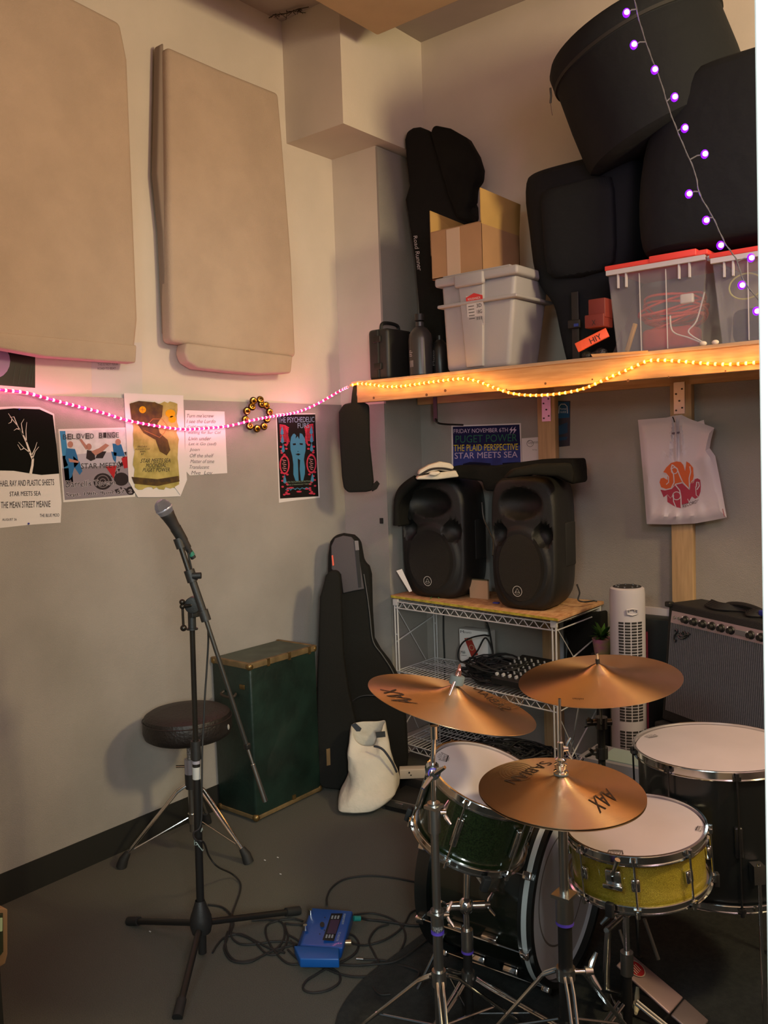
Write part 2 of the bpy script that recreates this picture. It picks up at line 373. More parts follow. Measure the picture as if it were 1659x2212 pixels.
for t, x0, x1, y0, y1 in (('HAEL RAY AND PLASTIC SHEETS', 0, 117, 1050, 1036), ('STAR MEETS SEA', 21, 88, 1071, 1060), ('THE MEAN STREET MEANIE', 2, 109, 1097, 1082), ('AUGUST 26', 5, 36, 1124, 1118), ('THE BLUE MOO', 86, 128, 1116, 1108)):
    sl = -3*(x1-x0)/117; d.text(t, [(x0, y1+2), (x1, y1+2+sl), (x1, y0+sl+1), (x0, y0+1)], .0014)
d.build('lettering', ink, r)
tp = MB(); [tp.sph(WL(x, y, .003), .004, 8) for x, y in ((42, 884), (62, 1131))]; tp.build('push_pin', mat('pin_blue', (.03, .04, .3), .4), r)
# square gig poster
r = sheet('poster', 'square colour collage gig poster between the tree poster and yellow poster', 'poster', [(126, 927), (200, 925), (284, 923), (292, 1073), (210, 1079), (137, 1085)], WL, base=-.0002)
d = DC(WL); d.poly([(129, 931), (281, 927), (288, 1069), (140, 1080)]); d.build('picture', M_('collage_sky', 'c9c6cc', var=.1, vscale=30), r)
for nm, c, pl in (('blue_strip', '3a7fae', [(129, 931), (141, 931), (153, 1035), (142, 1050)]), ('pavement', '837c86', [(134, 1012), (285, 1002), (288, 1069), (140, 1080)]), ('grey_hills', 'a9a6b4', [(133, 985), (200, 978), (284, 976), (285, 1002), (134, 1012)]),
                  ('yellow_wall', 'b9a08a', [(141, 1012), (156, 1010), (158, 1045), (143, 1050)])):
    DC(WL).poly(pl, .0009).build(nm, M_(nm, c), r)
d = DC(WL)
for pl in ([(143, 968), (162, 970), (167, 985), (170, 1000), (160, 1012), (155, 1030), (150, 1035), (148, 1008), (141, 990)], [(158, 985), (172, 998), (178, 1018), (172, 1026), (160, 1008)], [(243, 958), (262, 960), (270, 985), (258, 986), (246, 984)], [(240, 975), (252, 978), (250, 1000), (244, 992)]): d.poly(pl, .0012)
d.build('blue_figure', M_('blue_clothes', '2b6496'), r)
d = DC(WL)
for pl in ([(188, 972), (204, 975), (206, 992), (196, 996), (186, 990)], [(206, 990), (212, 975), (230, 975), (222, 990)], ): d.poly(pl, .0012)
for x, y, rr in ((222, 1040, 20), (262, 1035, 16), (282, 1060, 10)): d.disc(x, y, rr, rr*.9, .0011)
for k in range(26):
    rr_ = random.Random(k+40); x = rr_.uniform(236, 286); y = rr_.uniform(975, 1064); d.poly([(x, y), (x+rr_.uniform(3, 10), y+rr_.uniform(-3, 3)), (x+rr_.uniform(1, 6), y+rr_.uniform(4, 10))], .00115)
d.build('dark_shapes', M_('collage_dark', '2b2528'), r)
d = DC(WL)
for pl in ([(197, 975), (214, 968), (228, 958), (236, 962), (222, 975), (206, 984)], [(170, 948), (176, 948), (190, 966), (186, 972)], [(148, 990), (170, 996), (170, 1000), (150, 998)]): d.poly(pl, .0013)
for x, y in ((152, 960), (192, 965), (255, 955)): d.disc(x, y, 6, 7, .0013)
d.build('skin_shapes', M_('collage_skin', 'a5776a'), r)
d = DC(WL); d.poly([(228, 1008), (252, 1006), (246, 1034)], .0014); d.poly([(262, 990), (276, 985), (278, 1010), (268, 1012)], .0012); d.build('red_shapes', M_('collage_red', 'a3262c'), r)
d = DC(WL); d.ringd(222, 1040, 13, 2, .0013); d.ringd(222, 1040, 6, 2, .0013); d.build('wheel', M_('collage_wheel', '6a6368'), r)
d = DC(WL); x = 136
tiles = DC(WL)
for k in (1, 3, 5): tiles.poly([(135+k*9.8, 937-k*.3), (145+k*9.8, 937-k*.3), (145+k*9.8, 950.5-k*.3), (135+k*9.8, 950.5-k*.3)], .0014)
for k in (0, 2, 3): tiles.poly([(213+k*9, 934-k*.3), (222+k*9, 934-k*.3), (222+k*9, 947.5-k*.3), (213+k*9, 947.5-k*.3)], .0014)
tiles.build('letter_tile', M_('tile_pale', '8f8a90'), r)
for k, ch in enumerate('BELOVED'): d.line_text(ch, 136+k*9.8, 949-k*.3, 144+k*9.8, 949-k*.3, 10.5 + (k % 2), .0016)
for k, ch in enumerate('BINGE'): d.line_text(ch, 214+k*9, 946-k*.3, 221+k*9, 946-k*.3, 10.5+(k % 2), .0016)
d.text('STAR MEETS', [(175, 1001), (258, 999), (258, 1010), (175, 1013)], .0016); d.build('lettering', ink, r)
d = DC(WL)
for ox, oy in ((-.7, 0), (.7, 0), (0, -.7), (0, .7)):
    d.text("Darrell's Tavern", [(142+ox, 1038+oy), (249+ox, 1036+oy), (249+ox, 1047+oy), (142+ox, 1053+oy)], .0020); d.text('Sept. 19th, 9pm, $7, 2', [(143+ox, 1065+oy), (285+ox, 1057+oy), (285+ox, 1067+oy), (143+ox, 1075+oy)], .0020)
d.build('letter_outline', M_('outline_pale', 'c9c0c8'), r)
d = DC(WL); d.text("Darrell's Tavern", [(142, 1038), (249, 1036), (249, 1047), (142, 1053)], .0026); d.text('Sept. 19th, 9pm, $7, 2', [(143, 1065), (285, 1057), (285, 1067), (143, 1075)], .0026)
d.build('venue_lettering', M_('collage_ink', '1d1a1e'), r, )
# yellow poster
r = sheet('poster', 'white sheet with torn-edged yellow print, in front of the pink rope light', 'poster', [(268, 849), (330, 852), (396, 854), (399, 960), (404, 1036), (390, 1072), (345, 1074), (298, 1074), (278, 1040)], WL, base=.004)
def rag(x0, y0, x1, y1, n=14, j=3):
    rnd = random.Random(3); p = []
    e = [(x0, y0, x1, y0), (x1, y0, x1+4, y1), (x1+4, y1, x0+8, y1), (x0+8, y1, x0, y0)]
    for a, b_, c, dd in e:
        for k in range(n): t = k/n; p.append((a+(c-a)*t+rnd.uniform(-j, j), b_+(dd-b_)*t+rnd.uniform(-j, j)))
    return p
d = DC(WL); d.poly(rag(284, 870, 382, 1055), .006); d.build('yellow_print', mat('print_yellow', hx('8c8440'), .8, col2=hx('b3a660'), vscale=18), r)
d = DC(WL)
d.poly([(280, 872), (300, 866), (335, 869), (352, 876), (350, 900), (340, 915), (345, 935), (362, 950), (368, 972), (360, 984), (345, 975), (336, 950), (310, 935), (296, 915), (284, 905)], .0066)
d.poly([(284, 1030), (340, 1035), (386, 1028), (388, 1040), (340, 1050), (290, 1045)], .0066); d.build('dark_figure_print', mat('print_brown', hx('3a2a12'), .8, col2=hx('55400f'), vscale=30), r)
d = DC(WL); d.disc(308, 885, 7.5, 7.5, .007); d.disc(368, 893, 11, 9, .007, 9); d.disc(372, 906, 9, 8, .007, 7); d.build('yellow_flower_print', M_('print_flower', 'c99a10'), r)
d = DC(WL); d.stroke([(318, 918), (330, 905), (350, 905), (362, 920), (355, 935), (345, 945), (330, 938), (312, 930)], 1.2, .0072); d.stroke([(308, 880), (308, 890)], 1, .0073); d.stroke([(303, 885), (313, 885)], 1, .0073); d.build('outline_print', M_('print_tan', '9a6a3a'), r)
d = DC(WL)
d.text('STAR MEETS SEA', [(306, 991), (370, 990), (368, 999), (303, 1000)], .0072); d.text('MOONDIAL', [(317, 1001), (360, 1000), (359, 1009), (315, 1010)], .0072); d.text('PUGET POWER', [(310, 1011), (368, 1010), (367, 1019), (308, 1019)], .0072)
for k, t in enumerate(('FRIDAY', 'AUGUST 31ST', '9PM', '$7')):
    w_ = (20, 32, 11, 6)[k]; d.text(t, [(308-w_/2, 963+k*5.4), (308+w_/2, 963+k*5.4), (308+w_/2, 966.5+k*5.4), (308-w_/2, 967+k*5.4)], .0072)
d.text('CONOR BYRNE PUB', [(314, 1036), (368, 1035), (368, 1041), (314, 1042)], .0072); d.build('lettering', ink, r)
MB().prism([WL(377, 1052, .0075), WL(404, 1036, .0075), WL(390, 1070, .0075)], (.001, 0, 0)).build('folded_corner', paper, r, smooth=0)
# set list
r = sheet('set_list', 'white handwritten set list sheet to the right of the yellow poster', 'paper sheet', [(400, 886), (485, 889), (491, 1022), (410, 1027), (400, 1015)], WL)
d = DC(WL)
for k, (t, x0, x1) in enumerate((("Turn me'screw", 403, 462), ('I see the Lurdo', 404, 466), ('Cold may forgive', 405, 466), ('waiting for Sur Col', 406, 476), ('Livin under', 408, 456), ('Let it Go (sad)', 408, 467), ('Joan', 410, 431), ('Off the shelf', 410, 461), ('Matter of time', 412, 463), ('Translucent', 409, 452), ('Mve  Lov', 414, 459))):
    y = 902+k*12.3; d.text(t, [(x0+1, y-8), (x1+1, y-8), (x1-1, y), (x0-1, y)], .0016)
d.build('handwriting', inkg, r)
# psychedelic poster: generic stand-in portrait
r = sheet('poster', 'tall pink and blue psychedelic poster with a blue face, right of the bell ring', 'poster', [(596, 893), (640, 893), (681, 893), (691, 1075), (645, 1080), (603, 1086)], WL)
T = lambda u, v: (598+u*(681-598)+v*7, 896+v*181+u*(-4*v-1))
def Tp(pl): return [T(*p) for p in pl]
d = DC(WL); d.poly(Tp([(0, 0), (1, 0), (1, 1), (0, 1)])); d.build('black_ground', M_('furs_black', '14100f'), r)
d = DC(WL)
for k in range(12):
    a0 = k/12*.22; 
    d.stroke(Tp([(.06, .12+k*.018), (.20+.01*k, .13+k*.017), (.30-.008*k, .16+k*.02)]), 2.0, .001); d.stroke(Tp([(.94, .12+k*.018), (.80-.01*k, .13+k*.017), (.70+.008*k, .16+k*.02)]), 2.0, .001)
for k in range(26):
    u = random.Random(k).uniform(.05, .22); v = .36+.62*k/26; d.disc(*T(u, v), 3, 2.2, .001, 7); d.disc(*T(1-u, v+.01), 3, 2.2, .001, 7)
for u in (.15, .85): d.disc(*T(u, .60), 11, 21, .0012)
for u, v in ((.3, .88), (.5, .93), (.7, .9), (.2, .95), (.82, .96)): d.disc(*T(u, v), 6, 2, .001, 9)
d.build('pink_pattern', M_('furs_pink', 'b8334a'), r)
d = DC(WL)
for u in (.15, .85):
    d.disc(*T(u, .60), 8, 17, .0014)
d.build('oval_ground', M_('furs_black', '14100f'), r)
d = DC(WL)
for u in (.15, .85):
    for k in range(6): d.stroke([(T(u, .54+k*.024)[0]-5+k % 2*2, T(u, .54+k*.024)[1]), (T(u, .54+k*.024)[0]+4-k % 2*2, T(u, .54+k*.024)[1]+2)], 1.3, .0016)
d.build('oval_marks', M_('furs_pale', 'c98a90'), r)
d = DC(WL)
d.poly(Tp([(.40, .235), (.52, .215), (.64, .235), (.70, .29), (.72, .37), (.71, .44), (.68, .49), (.66, .55), (.68, .64), (.67, .72), (.62, .80), (.42, .80), (.37, .72), (.38, .60), (.36, .50), (.32, .42), (.32, .34), (.35, .27)]), .0012)
for u, v in ((.12, .2), (.88, .2), (.12, .30), (.88, .30), (.13, .41), (.87, .41), (.14, .78), (.86, .78)):
    x, y = T(u, v); d.poly([(x, y-12), (x+3, y), (x+3.5, y+5), (x, y+8), (x-3.5, y+5), (x-3, y)], .0013)
for k in range(5): d.stroke(Tp([(.15+.12*k, .90+.01*(k % 2)), (.22+.12*k, .885), (.30+.12*k, .905)]), 1.5, .0013)
d.build('blue_face', M_('furs_blue', '3f7ca0'), r)
d = DC(WL)
for pl in ([(.38, .35), (.46, .345), (.47, .365), (.40, .37)], [(.56, .345), (.65, .35), (.64, .37), (.57, .365)], [(.50, .44), (.55, .445), (.50, .45)], [(.44, .478), (.52, .468), (.58, .48), (.52, .495)], [(.50, .53), (.56, .55), (.54, .66), (.56, .80), (.50, .80), (.50, .66)], [(.42, .22), (.48, .25), (.46, .29), (.52, .26), (.56, .30), (.58, .22), (.5, .20)]): d.poly(Tp(pl), .0015)
d.build('face_shadow', M_('furs_black', '14100f'), r)
d = DC(WL); d.text('THE PSYCHEDELIC', [T(.02, .03), T(.97, .03), T(.97, .095), T(.02, .095)], .0016); d.text('FURS', [T(.53, .105), T(.83, .105), T(.83, .165), T(.53, .165)], .0016); d.build('title_lettering', M_('furs_title', '7b95ad'), r)
d = DC(WL); d.text('WITH THE FLAMING LIPS BUTTHOLE', [T(.18, .80), T(.84, .80), T(.84, .82), T(.18, .82)], .0017); d.text('JUNE 27 PARAMOUNT THEATRE', [T(.2, .835), T(.82, .835), T(.82, .855), T(.2, .855)], .0017); d.build('small_lettering', M_('furs_small', '7c8f7c'), r)
# sheet under panel, dark picture
def WU(x, y, h): return LW(x, y, .0005+h)
r = sheet('paper_notice', 'blank-looking white sheet hanging from under the left acoustic panel', 'paper sheet', [(197, 740), (306, 740), (308, 862), (199, 855)], WU, mat('paper_grey', (.60, .56, .55), .8), base=.0)
DC(WU).text('THIS IS NOT YOUR', [(211, 785), (255, 784), (255, 789), (211, 790)], .0016).build('line_print', inkg, r); DC(WU).text('ROAD TO BEAT', [(211, 794), (250, 793), (250, 798), (211, 799)], .0016).build('line_print', inkg, r)
r = sheet('picture_print', 'dark glossy print with a lavender curve peeking below the left acoustic panel', 'picture', [(-30, 745), (76, 745), (76, 838), (-30, 830)], WU, mat('dark_print', hx('14160f'), .3), base=.0)
DC(WU).disc(-14, 780, 36, 38, .001).build('lavender_disc', M_('lavender', '8d8296'), r)
d = DC(WU)
for x in (55, 62, 68, 28, 40): d.stroke([(x, 830), (x+3, 800 + (x % 7)), (x+6, 790)], 1.2, .001)
d.build('green_streaks', M_('streak', '3a4a3c'), r)
# sticky bits of posters' shadow side: small black clip on the column
o = MB().box(BW(824, 1125, 3.418), (.016, .01, .028)).build('cable_clip', blackp, loc=BW(824, 1128, 3.42)); tag(o, 'tiny black square clip stuck on the corner column', 'clip')

# back wall prints
r = sheet('poster', 'blue landscape gig poster with yellow and white letters behind the loudspeakers', 'poster', [(975, 919), (1050, 917), (1125, 914), (1127, 1013), (1050, 1016), (976, 1018)], WB)
d = DC(WB); d.poly([(978, 922), (1122, 917), (1124, 962), (979, 965)]); d.build('navy_band', M_('poster_navy', '1b1d45'), r)
d = DC(WB); d.poly([(979, 965), (1124, 962), (1125, 1010), (979, 1015)]); d.build('blue_band', mat('poster_blue', hx('2b3f8c'), .7, col2=hx('1e2c6a'), vscale=12), r)
d = DC(WB); d.text('FRIDAY NOVEMBER 6TH', [(980, 927), (1097, 924), (1097, 933), (980, 936)], .0016); d.text('STAR MEETS SEA', [(982, 978), (1118, 975), (1118, 988), (982, 991)], .0016)
for x in (1104, 1111): d.poly([(x+3, 921), (x-4, 929), (x, 930), (x-3, 938), (x+5, 928), (x+1, 927)], .0016)
d.build('white_lettering', M_('post_white', 'c4b6cf'), r)
DC(WB).text('PUGET POWER', [(984, 941), (1117, 937), (1117, 953), (984, 957)], .0016).build('green_lettering', M_('post_green', '2f6650'), r)
DC(WB).text('THE PLAID PERSPECTIVE', [(980, 961), (1119, 958), (1119, 972), (980, 975)], .0016).build('yellow_lettering', M_('post_yellow', 'd2c22c'), r)
d = DC(WB); d.poly([(1000, 1002), (1015, 998), (1040, 999), (1060, 1001), (1060, 1012), (1000, 1013)], .0012); d.poly([(1085, 1000), (1120, 998), (1124, 1009), (1088, 1011)], .0012); d.build('skyline_print', M_('post_dark', '10142c'), r)
r = sheet('paper_flyer', 'small white flyer tucked left of the middle wooden upright', 'paper sheet', [(1127, 947), (1165, 944), (1165, 1000), (1128, 1002)], WB)
d = DC(WB); d.ringd(1145, 958, 7, 1, .001); d.text('Gjenn', [(1140, 952), (1162, 951), (1162, 960), (1140, 961)], .0012); d.text('trio', [(1150, 970), (1160, 970), (1160, 973), (1150, 973)], .0012); d.build('script_lettering', inkg, r)
r = sheet('bookmark', 'narrow blue headphone card pinned beside the middle wooden upright', 'card', [(1203, 866), (1232, 866), (1231, 963), (1203, 966)], WB, mat('card_navy', hx('141a2a'), .5))
d = DC(WB); d.poly([(1204, 868), (1230, 868), (1230, 902), (1204, 904)]); d.build('blue_top', M_('card_blue', '1f4f78'), r)
d = DC(WB); d.stroke([(1207, 893), (1208, 878), (1212, 873), (1220, 873), (1225, 878), (1226, 893)], 1.6, .0012); d.text('Rental', [(1210, 881), (1223, 881), (1223, 885), (1210, 885)], .0012); d.text('GUIDE', [(1210, 888), (1223, 888), (1223, 892), (1210, 892)], .0012); d.build('headphone_print', M_('card_white', 'b8c6d2'), r)
d = DC(WB); [d.poly(pl, .001) for pl in ([(1206, 920), (1226, 912), (1226, 935), (1206, 940)], [(1208, 945), (1226, 943), (1224, 950), (1208, 952)])]; d.build('photo_print', M_('card_mid', '24405c'), r)

# ================================================================== SHELF AND UPRIGHTS
SY = 3.20
sx0 = BW(771, 850, SY).x
sh = thing('wall_shelf', 'long pine shelf with a deep front board, carrying bags and bins', 'shelf', (sx0, SY, 1.845))
MB().bb((sx0, SY, 1.845), (3.4, SY+.038, 1.934)).build('front_board', pine, sh, bevel=.002)
MB().bb((sx0-.03, SY-.004, 1.934), (3.4, 3.725, 1.948)).build('shelf_deck', mat('plywood', (.40, .27, .17), .7, var=.12, vscale=8, stretch=(1, 10, 10)), sh, bevel=.001)
MB().bb((sx0, 3.69, 1.845), (3.4, 3.727, 1.934)).build('back_ledger', pine, sh)
MB().hexa([BW(1280, 771, SY-.006), BW(1400, 762, SY-.006), BW(1400, 762, SY), BW(1280, 771, SY), BW(1276, 765, SY-.006), BW(1400, 757, SY-.006), BW(1400, 757, SY), BW(1276, 765, SY)]).build('split_veneer', pine, sh)
kn = MB(); rk = random.Random(5)
for k in range(9):
    p = BW(800+k*95+rk.uniform(-30, 30), 858-k*6.5+rk.uniform(-6, 4), SY); kn.cyl(p+V(0, .001, 0), p+V(0, -.0006, 0), rk.uniform(.003, .007), n=10)
kn.build('knot', mat('knot', (.12, .05, .02), .7), sh)
for px, lab in ((1160, 'middle wooden upright on the back wall behind the right loudspeaker'), (1447, 'wooden upright on the back wall carrying the white plastic bag')):
    x = BW(px, 860, 3.69).x
    t = thing('wall_upright', lab, 'wooden post', (x, 3.71, 0))
    MB().bb((x, 3.69, .02), (x+.092, 3.728, 1.90)).build('board', pinev, t, bevel=.002)
    c = BW(px+20, 885 if px < 1300 else 866, 3.689)
    MB().bb((c.x-.022, 3.686, c.z-.055), (c.x+.025, 3.69, c.z+.08)).build('tie_plate', mat('zinc', (.5, .42, .5), .35, .85), t)
    sc = MB()
    for i, j in ((-.012, -.04), (.014, -.03), (-.012, .03), (.014, .05), (.002, .0)): sc.cyl((c.x+i, 3.686, c.z+j), (c.x+i, 3.683, c.z+j), .004, n=10)
    sc.build('plate_screw', mat('screw_dark', (.06, .05, .05), .5, .6), t)
# angle bracket under shelf
bp = [BW(940, 866, 3.45), BW(941, 905, 3.45), BW(950, 915, 3.45), BW(1000, 918, 3.62)]
br = thing('shelf_bracket', 'black metal angle bracket hanging below the pine shelf', 'bracket', bp[0])
MB().box((bp[0].x, 3.45, 1.838), (.022, .004, .19)).build('bracket_strap', blackm, br)
MB().tube(spline([bp[0]+V(0, 0, -.10), bp[1]+V(0, 0, 0), bp[2], bp[3]], 5), .005, 6).build('bracket_arm', blackm, br)

# ================================================================== ROPE LIGHTS
def rope(name, label, path, tubem, bulbm, lcol, lpow, nl, emit_side):
    pts = spline(path, 10); L = [0]
    for i in range(1, len(pts)): L.append(L[-1]+(pts[i]-pts[i-1]).length)
    def at(s):
        for i in range(1, len(pts)):
            if L[i] >= s: t = (s-L[i-1])/max(1e-9, L[i]-L[i-1]); return pts[i-1].lerp(pts[i], t)
        return pts[-1]
    r = thing(name, label, 'rope light', path[0])
    N = int(L[-1]/.0265); N = min(N, 98); st = L[-1]/N
    MB().tube([at(L[-1]*i/200) for i in range(201)], .0052, 10).build('tube', tubem, r)
    bm0 = None
    for i in range(N):
        p = at((i+.5)*st)
        if bm0 is None: bm0 = MB().sph(path[0], .0068, 12).build('bulb', bulbm, r)
        else:
            bb = bm0.copy(); COL.objects.link(bb); bb.parent = r
            bb.location = p - V(path[0]); continue
        bm0.location = p - V(path[0])
    for i in range(nl):
        p = at(L[-1]*(i+.5)/nl); point(name+'_glow', p+V(emit_side), lpow, lcol, .02)
    return r
pk = [(0-60, 833, .03), (0, 842, .03), (54, 848, .03), (99, 860, .03), (157, 875, .03), (223, 892, .03), (271, 907, .034), (331, 919, .036), (392, 927, .036), (446, 925, .03), (494, 920, .04), (540, 909, .075), (579, 901, .075), (639, 891, .05), (684, 873, .08), (733, 845, .20), (752, 836, .29)]
rope('rope_light', 'pink glowing rope light sagging along the left wall past the posters', [LW(*p) for p in pk],
     mat('rope_pink', (.55, .02, .16), .35, emit=(.8, .01, .20), es=.28), mat('bulb_pink', (1, .7, .8), .4, emit=(1, .45, .55), es=1.7), (1, .20, .40), .17, 30, (.015, 0, 0))
ak = [(756, 833, 3.17), (775, 829, SY-.008), (797, 830, SY-.008), (833, 835, SY-.008), (870, 834, SY-.008), (934, 825, SY-.008), (997, 818, SY-.008), (1029, 823, SY-.008), (1066, 837, SY-.008), (1103, 849, SY-.008), (1146, 854, SY-.008), (1204, 851, SY-.008), (1262, 839, SY-.008), (1315, 816, SY-.008), (1366, 794, SY-.008), (1395, 781, SY-.008), (1421, 778, SY-.008), (1464, 780, SY-.008), (1522, 785, SY-.008), (1575, 787, SY-.008), (1633, 783, SY-.008), (1690, 778, SY-.008)]
rope('rope_light', 'amber glowing rope light wavering along the front board of the shelf', [BW(*p) for p in ak],
     mat('rope_amber', (.7, .22, .02), .35, emit=(1, .20, .01), es=.40), mat('bulb_amber', (1, .8, .5), .4, emit=(1, .46, .09), es=2.6), (1, .44, .09), .18, 27, (0, -.02, 0))

# purple string lights
D0 = 2.65
wp = [(1372, -260), (1360, -80), (1375, 20), (1398, 100), (1425, 170), (1445, 235), (1470, 300), (1500, 370), (1512, 420), (1540, 470), (1566, 525), (1590, 560), (1606, 605), (1640, 650), (1680, 700)]
t = thing('string_light', 'string of purple bulbs on a thin wire hanging in front of the dark bags', 'string lights', PD(1375, 20, D0))
wr = spline([PD(x, y, D0) for x, y in wp], 8)
MB().tube(wr, .0016, 6).build('wire', mat('wire_grey', (.10, .10, .11), .5), t)
MB().tube([p+V(.002*math.sin(i*1.3), 0, .002*math.cos(i*1.3)) for i, p in enumerate(wr)], .0012, 5).build('wire', mat('wire_grey', (.10, .10, .11), .5), t)
pb = mat('bulb_purple', (.12, .02, .5), .4, emit=(.20, .0, 1), es=2.0); pc = mat('bulb_core', (1, .5, 1), .4, emit=(1, .40, 1), es=2.6)
for i, (x, y) in enumerate(((1353, 28), (1369, 97), (1414, 151), (1457, 210), (1479, 277), (1522, 333), (1488, 419), (1525, 476), (1556, 530), (1622, 557), (1602, 616), (1634, 672))):
    c = PD(x, y, D0); n_ = min(wr, key=lambda p: (p-c).length); dv = (c-n_).normalized()
    b = MB().sph(c, .0118, 14, (1, 1, 1.15)).build('bulb', pb, t)
    MB().sph(c+V(.5, -.8, -.2)*.0052, .0092, 12).build('bulb_core', pc, b)
    MB().tube([n_, (n_+c)/2+V(0, 0, .004), c-dv*.008], .0022, 6).build('bulb_stem', mat('wire_grey', (.10, .10, .11), .5), b)
    if i % 2 == 0: point('string_light_glow', c+V(0, .014, 0), .16, (.35, .10, 1), .01)

# ================================================================== SOFT SHAPES
HR = V(math.cos(_yaw), math.sin(_yaw), 0); HF = V(-math.sin(_yaw), math.cos(_yaw), 0)
def loft(rows, n=28, p=2.6, jit=0.0, seed=1, ease=True):
    """rows: (py, xl, xr, depth, thickness)"""
    rnd = random.Random(seed); R = []
    ph = [rnd.uniform(0, 6) for _ in range(6)]
    for k, (py, xl, xr, D, th) in enumerate(rows):
        c = PD((xl+xr)/2, py, D); a = (xr-xl)/2*D/FPX; b = th/2; ring = []
        for i in range(n):
            q = 2*PI*i/n; cs, sn = math.cos(q), math.sin(q)
            rr = 1+jit*(math.sin(3*q+ph[0]+k*.9)+.7*math.sin(5*q+ph[1]-k*.7)+.5*math.sin(8*q+ph[2]+k*1.7))
            ring.append(c + HR*(a*rr*math.copysign(abs(cs)**(2/p), cs)) + HF*(b*rr*math.copysign(abs(sn)**(2/p), sn)))
        R.append(ring)
    return MB().rings(R)
def loftxy(rows, n=44, p=3.4, jit=0.0, seed=1):
    """rows: (py, xl, xr, front y, back y)"""
    rnd = random.Random(seed); R = []; ph = [rnd.uniform(0, 6) for _ in range(3)]
    for k, (py, xl, xr, ya, yb) in enumerate(rows):
        L, Q = BW(xl, py, ya), BW(xr, py, yb); c = V((L.x+Q.x)/2, (ya+yb)/2, BW((xl+xr)/2, py, (ya+yb)/2).z); a = (Q.x-L.x)/2; b = (yb-ya)/2; ring = []
        for i in range(n):
            q = 2*PI*i/n; cs, sn = math.cos(q), math.sin(q)
            rr = 1+jit*(math.sin(3*q+ph[0]+k*.9)+.7*math.sin(5*q+ph[1]-k*.7))
            ring.append(c+V(a*rr*math.copysign(abs(cs)**(2/p), cs), b*rr*math.copysign(abs(sn)**(2/p), sn), 0))
        R.append(ring)
    return MB().rings(R)
def outline_bag(pts, O, N, th, curve=True):
    N = V(N).normalized(); P = [PL(x, y, O, N) for x, y in pts]
    return P, N
def slabbag(pts, O, N, th, bev=.03, seg=4):
    P, N = outline_bag(pts, O, N, th); return MB().prism(P, -N*th)

# --- long gig bag standing behind the grey bin
O = (.78, 3.60, 1.95); N = (.15, -1, .0)
r = thing('guitar_gig_bag', 'black guitar gig bag with script lettering standing on the shelf in the corner', 'instrument bag', (.80, 3.66, 1.95))
pts = [(872, 300), (876, 282), (890, 274), (905, 272), (930, 282), (950, 330), (975, 360), (1000, 400), (1018, 440), (1020, 470), (985, 500), (965, 560), (962, 640), (962, 806), (908, 808), (905, 720), (900, 640), (893, 560), (880, 470), (873, 430), (882, 400), (876, 350)]
slabbag(pts, O, N, .10).build('bag_body', bagm2, r, bevel=.022, seg=4)
pts = [(927, 285), (935, 268), (970, 275), (1005, 295), (1025, 330), (1034, 360), (1032, 385), (1020, 400), (1018, 430), (1008, 450), (1018, 480), (985, 470), (965, 420), (945, 350)]
slabbag(pts, (.78, 3.565, 1.95), N, .09).build('accessory_pocket', bagm, r, bevel=.03, seg=4)
sf = lambda x, y, h: PL(x, y, V(O)+V(N).normalized()*(h+.0015), V(N).normalized())
DC(sf).text('Road Runner', [(901, 509), (912, 584), (902, 585), (893, 510)]).build('script_lettering', mat('logo_white', (.55, .5, .5), .7), r)
# --- small black hard case
x0, x1 = BW(797, 815, 3.26).x, BW(846, 812, 3.26).x
r = thing('tool_case', 'small black hard case with a carry handle at the left end of the shelf', 'case', (x0+.08, 3.33, 1.948))
MB().bb((x0, 3.26, 1.950), (x0+.125, 3.46, 2.195)).build('case_body', blackp, r, bevel=.018)
MB().bb((x0+.055, 3.252, 1.96), (x0+.07, 3.468, 2.19)).build('case_seam', rubber, r, bevel=.004)
MB().tube(spline([(x0+.062, 3.29, 2.19), (x0+.062, 3.30, 2.222), (x0+.062, 3.36, 2.23), (x0+.062, 3.42, 2.222), (x0+.062, 3.43, 2.19)], 5), .009, 8).build('handle', blackp, r)
for z in (2.0, 2.13): MB().bb((x0+.04, 3.25, z), (x0+.085, 3.262, z+.03)).build('latch', blackm, r, bevel=.002)
# --- bottle
c = BW(910, 800, 3.30); c = V(c.x, 3.30, 1.948)
r = thing('bottle', 'dark smoky plastic jug-bottle with a printed label, right of the small black case', 'bottle', c)
MB().lathe([(0, 0), (.045, 0), (.056, .01), (.056, .175), (.052, .20), (.034, .225), (.020, .235), (.020, .255), (0, .27)], c).build('bottle_body', mat('smoky_plastic', (.035, .033, .035), .3), r)
MB().lathe([(0, .262), (.023, .262), (.023, .292), (0, .292)], c).build('cap', blackp, r)
sfb = lambda x, y, h: c+V(math.sin((x))*(.0565+h), -math.cos(x)*(.0565+h), y)
d = DC(sfb); [d.stroke([(-.55, z), (w_, z)], .0025, .0008) for z, w_ in ((.12, -.25), (.112, -.1), (.104, -.2), (.096, -.15))]; [d.stroke([(-.5+k*.06, .045), (-.5+k*.06, .075)], .03 if k % 2 else .015, .0008) for k in range(8)]; d.build('label_print', mat('label_pale', (.45, .43, .44), .7), r)
c2 = V(BW(946, 800, 3.34).x, 3.36, 1.948)
r = thing('bottle', 'black round bottle squeezed between the smoky bottle and the grey bin', 'bottle', c2)
MB().lathe([(0, 0), (.035, 0), (.038, .008), (.038, .13), (.030, .155), (.015, .17), (.015, .19), (0, .19)], c2).build('bottle_body', mat('black_gloss', (.012, .012, .012), .35), r)
DC(lambda x, y, h: c2+V(math.sin(x)*(.0385+h), -math.cos(x)*(.0385+h), y)).text('Moto', [(-.5, .05), (-.5, .12), (-.1, .12), (-.1, .05)]).build('lettering', inkg, r)
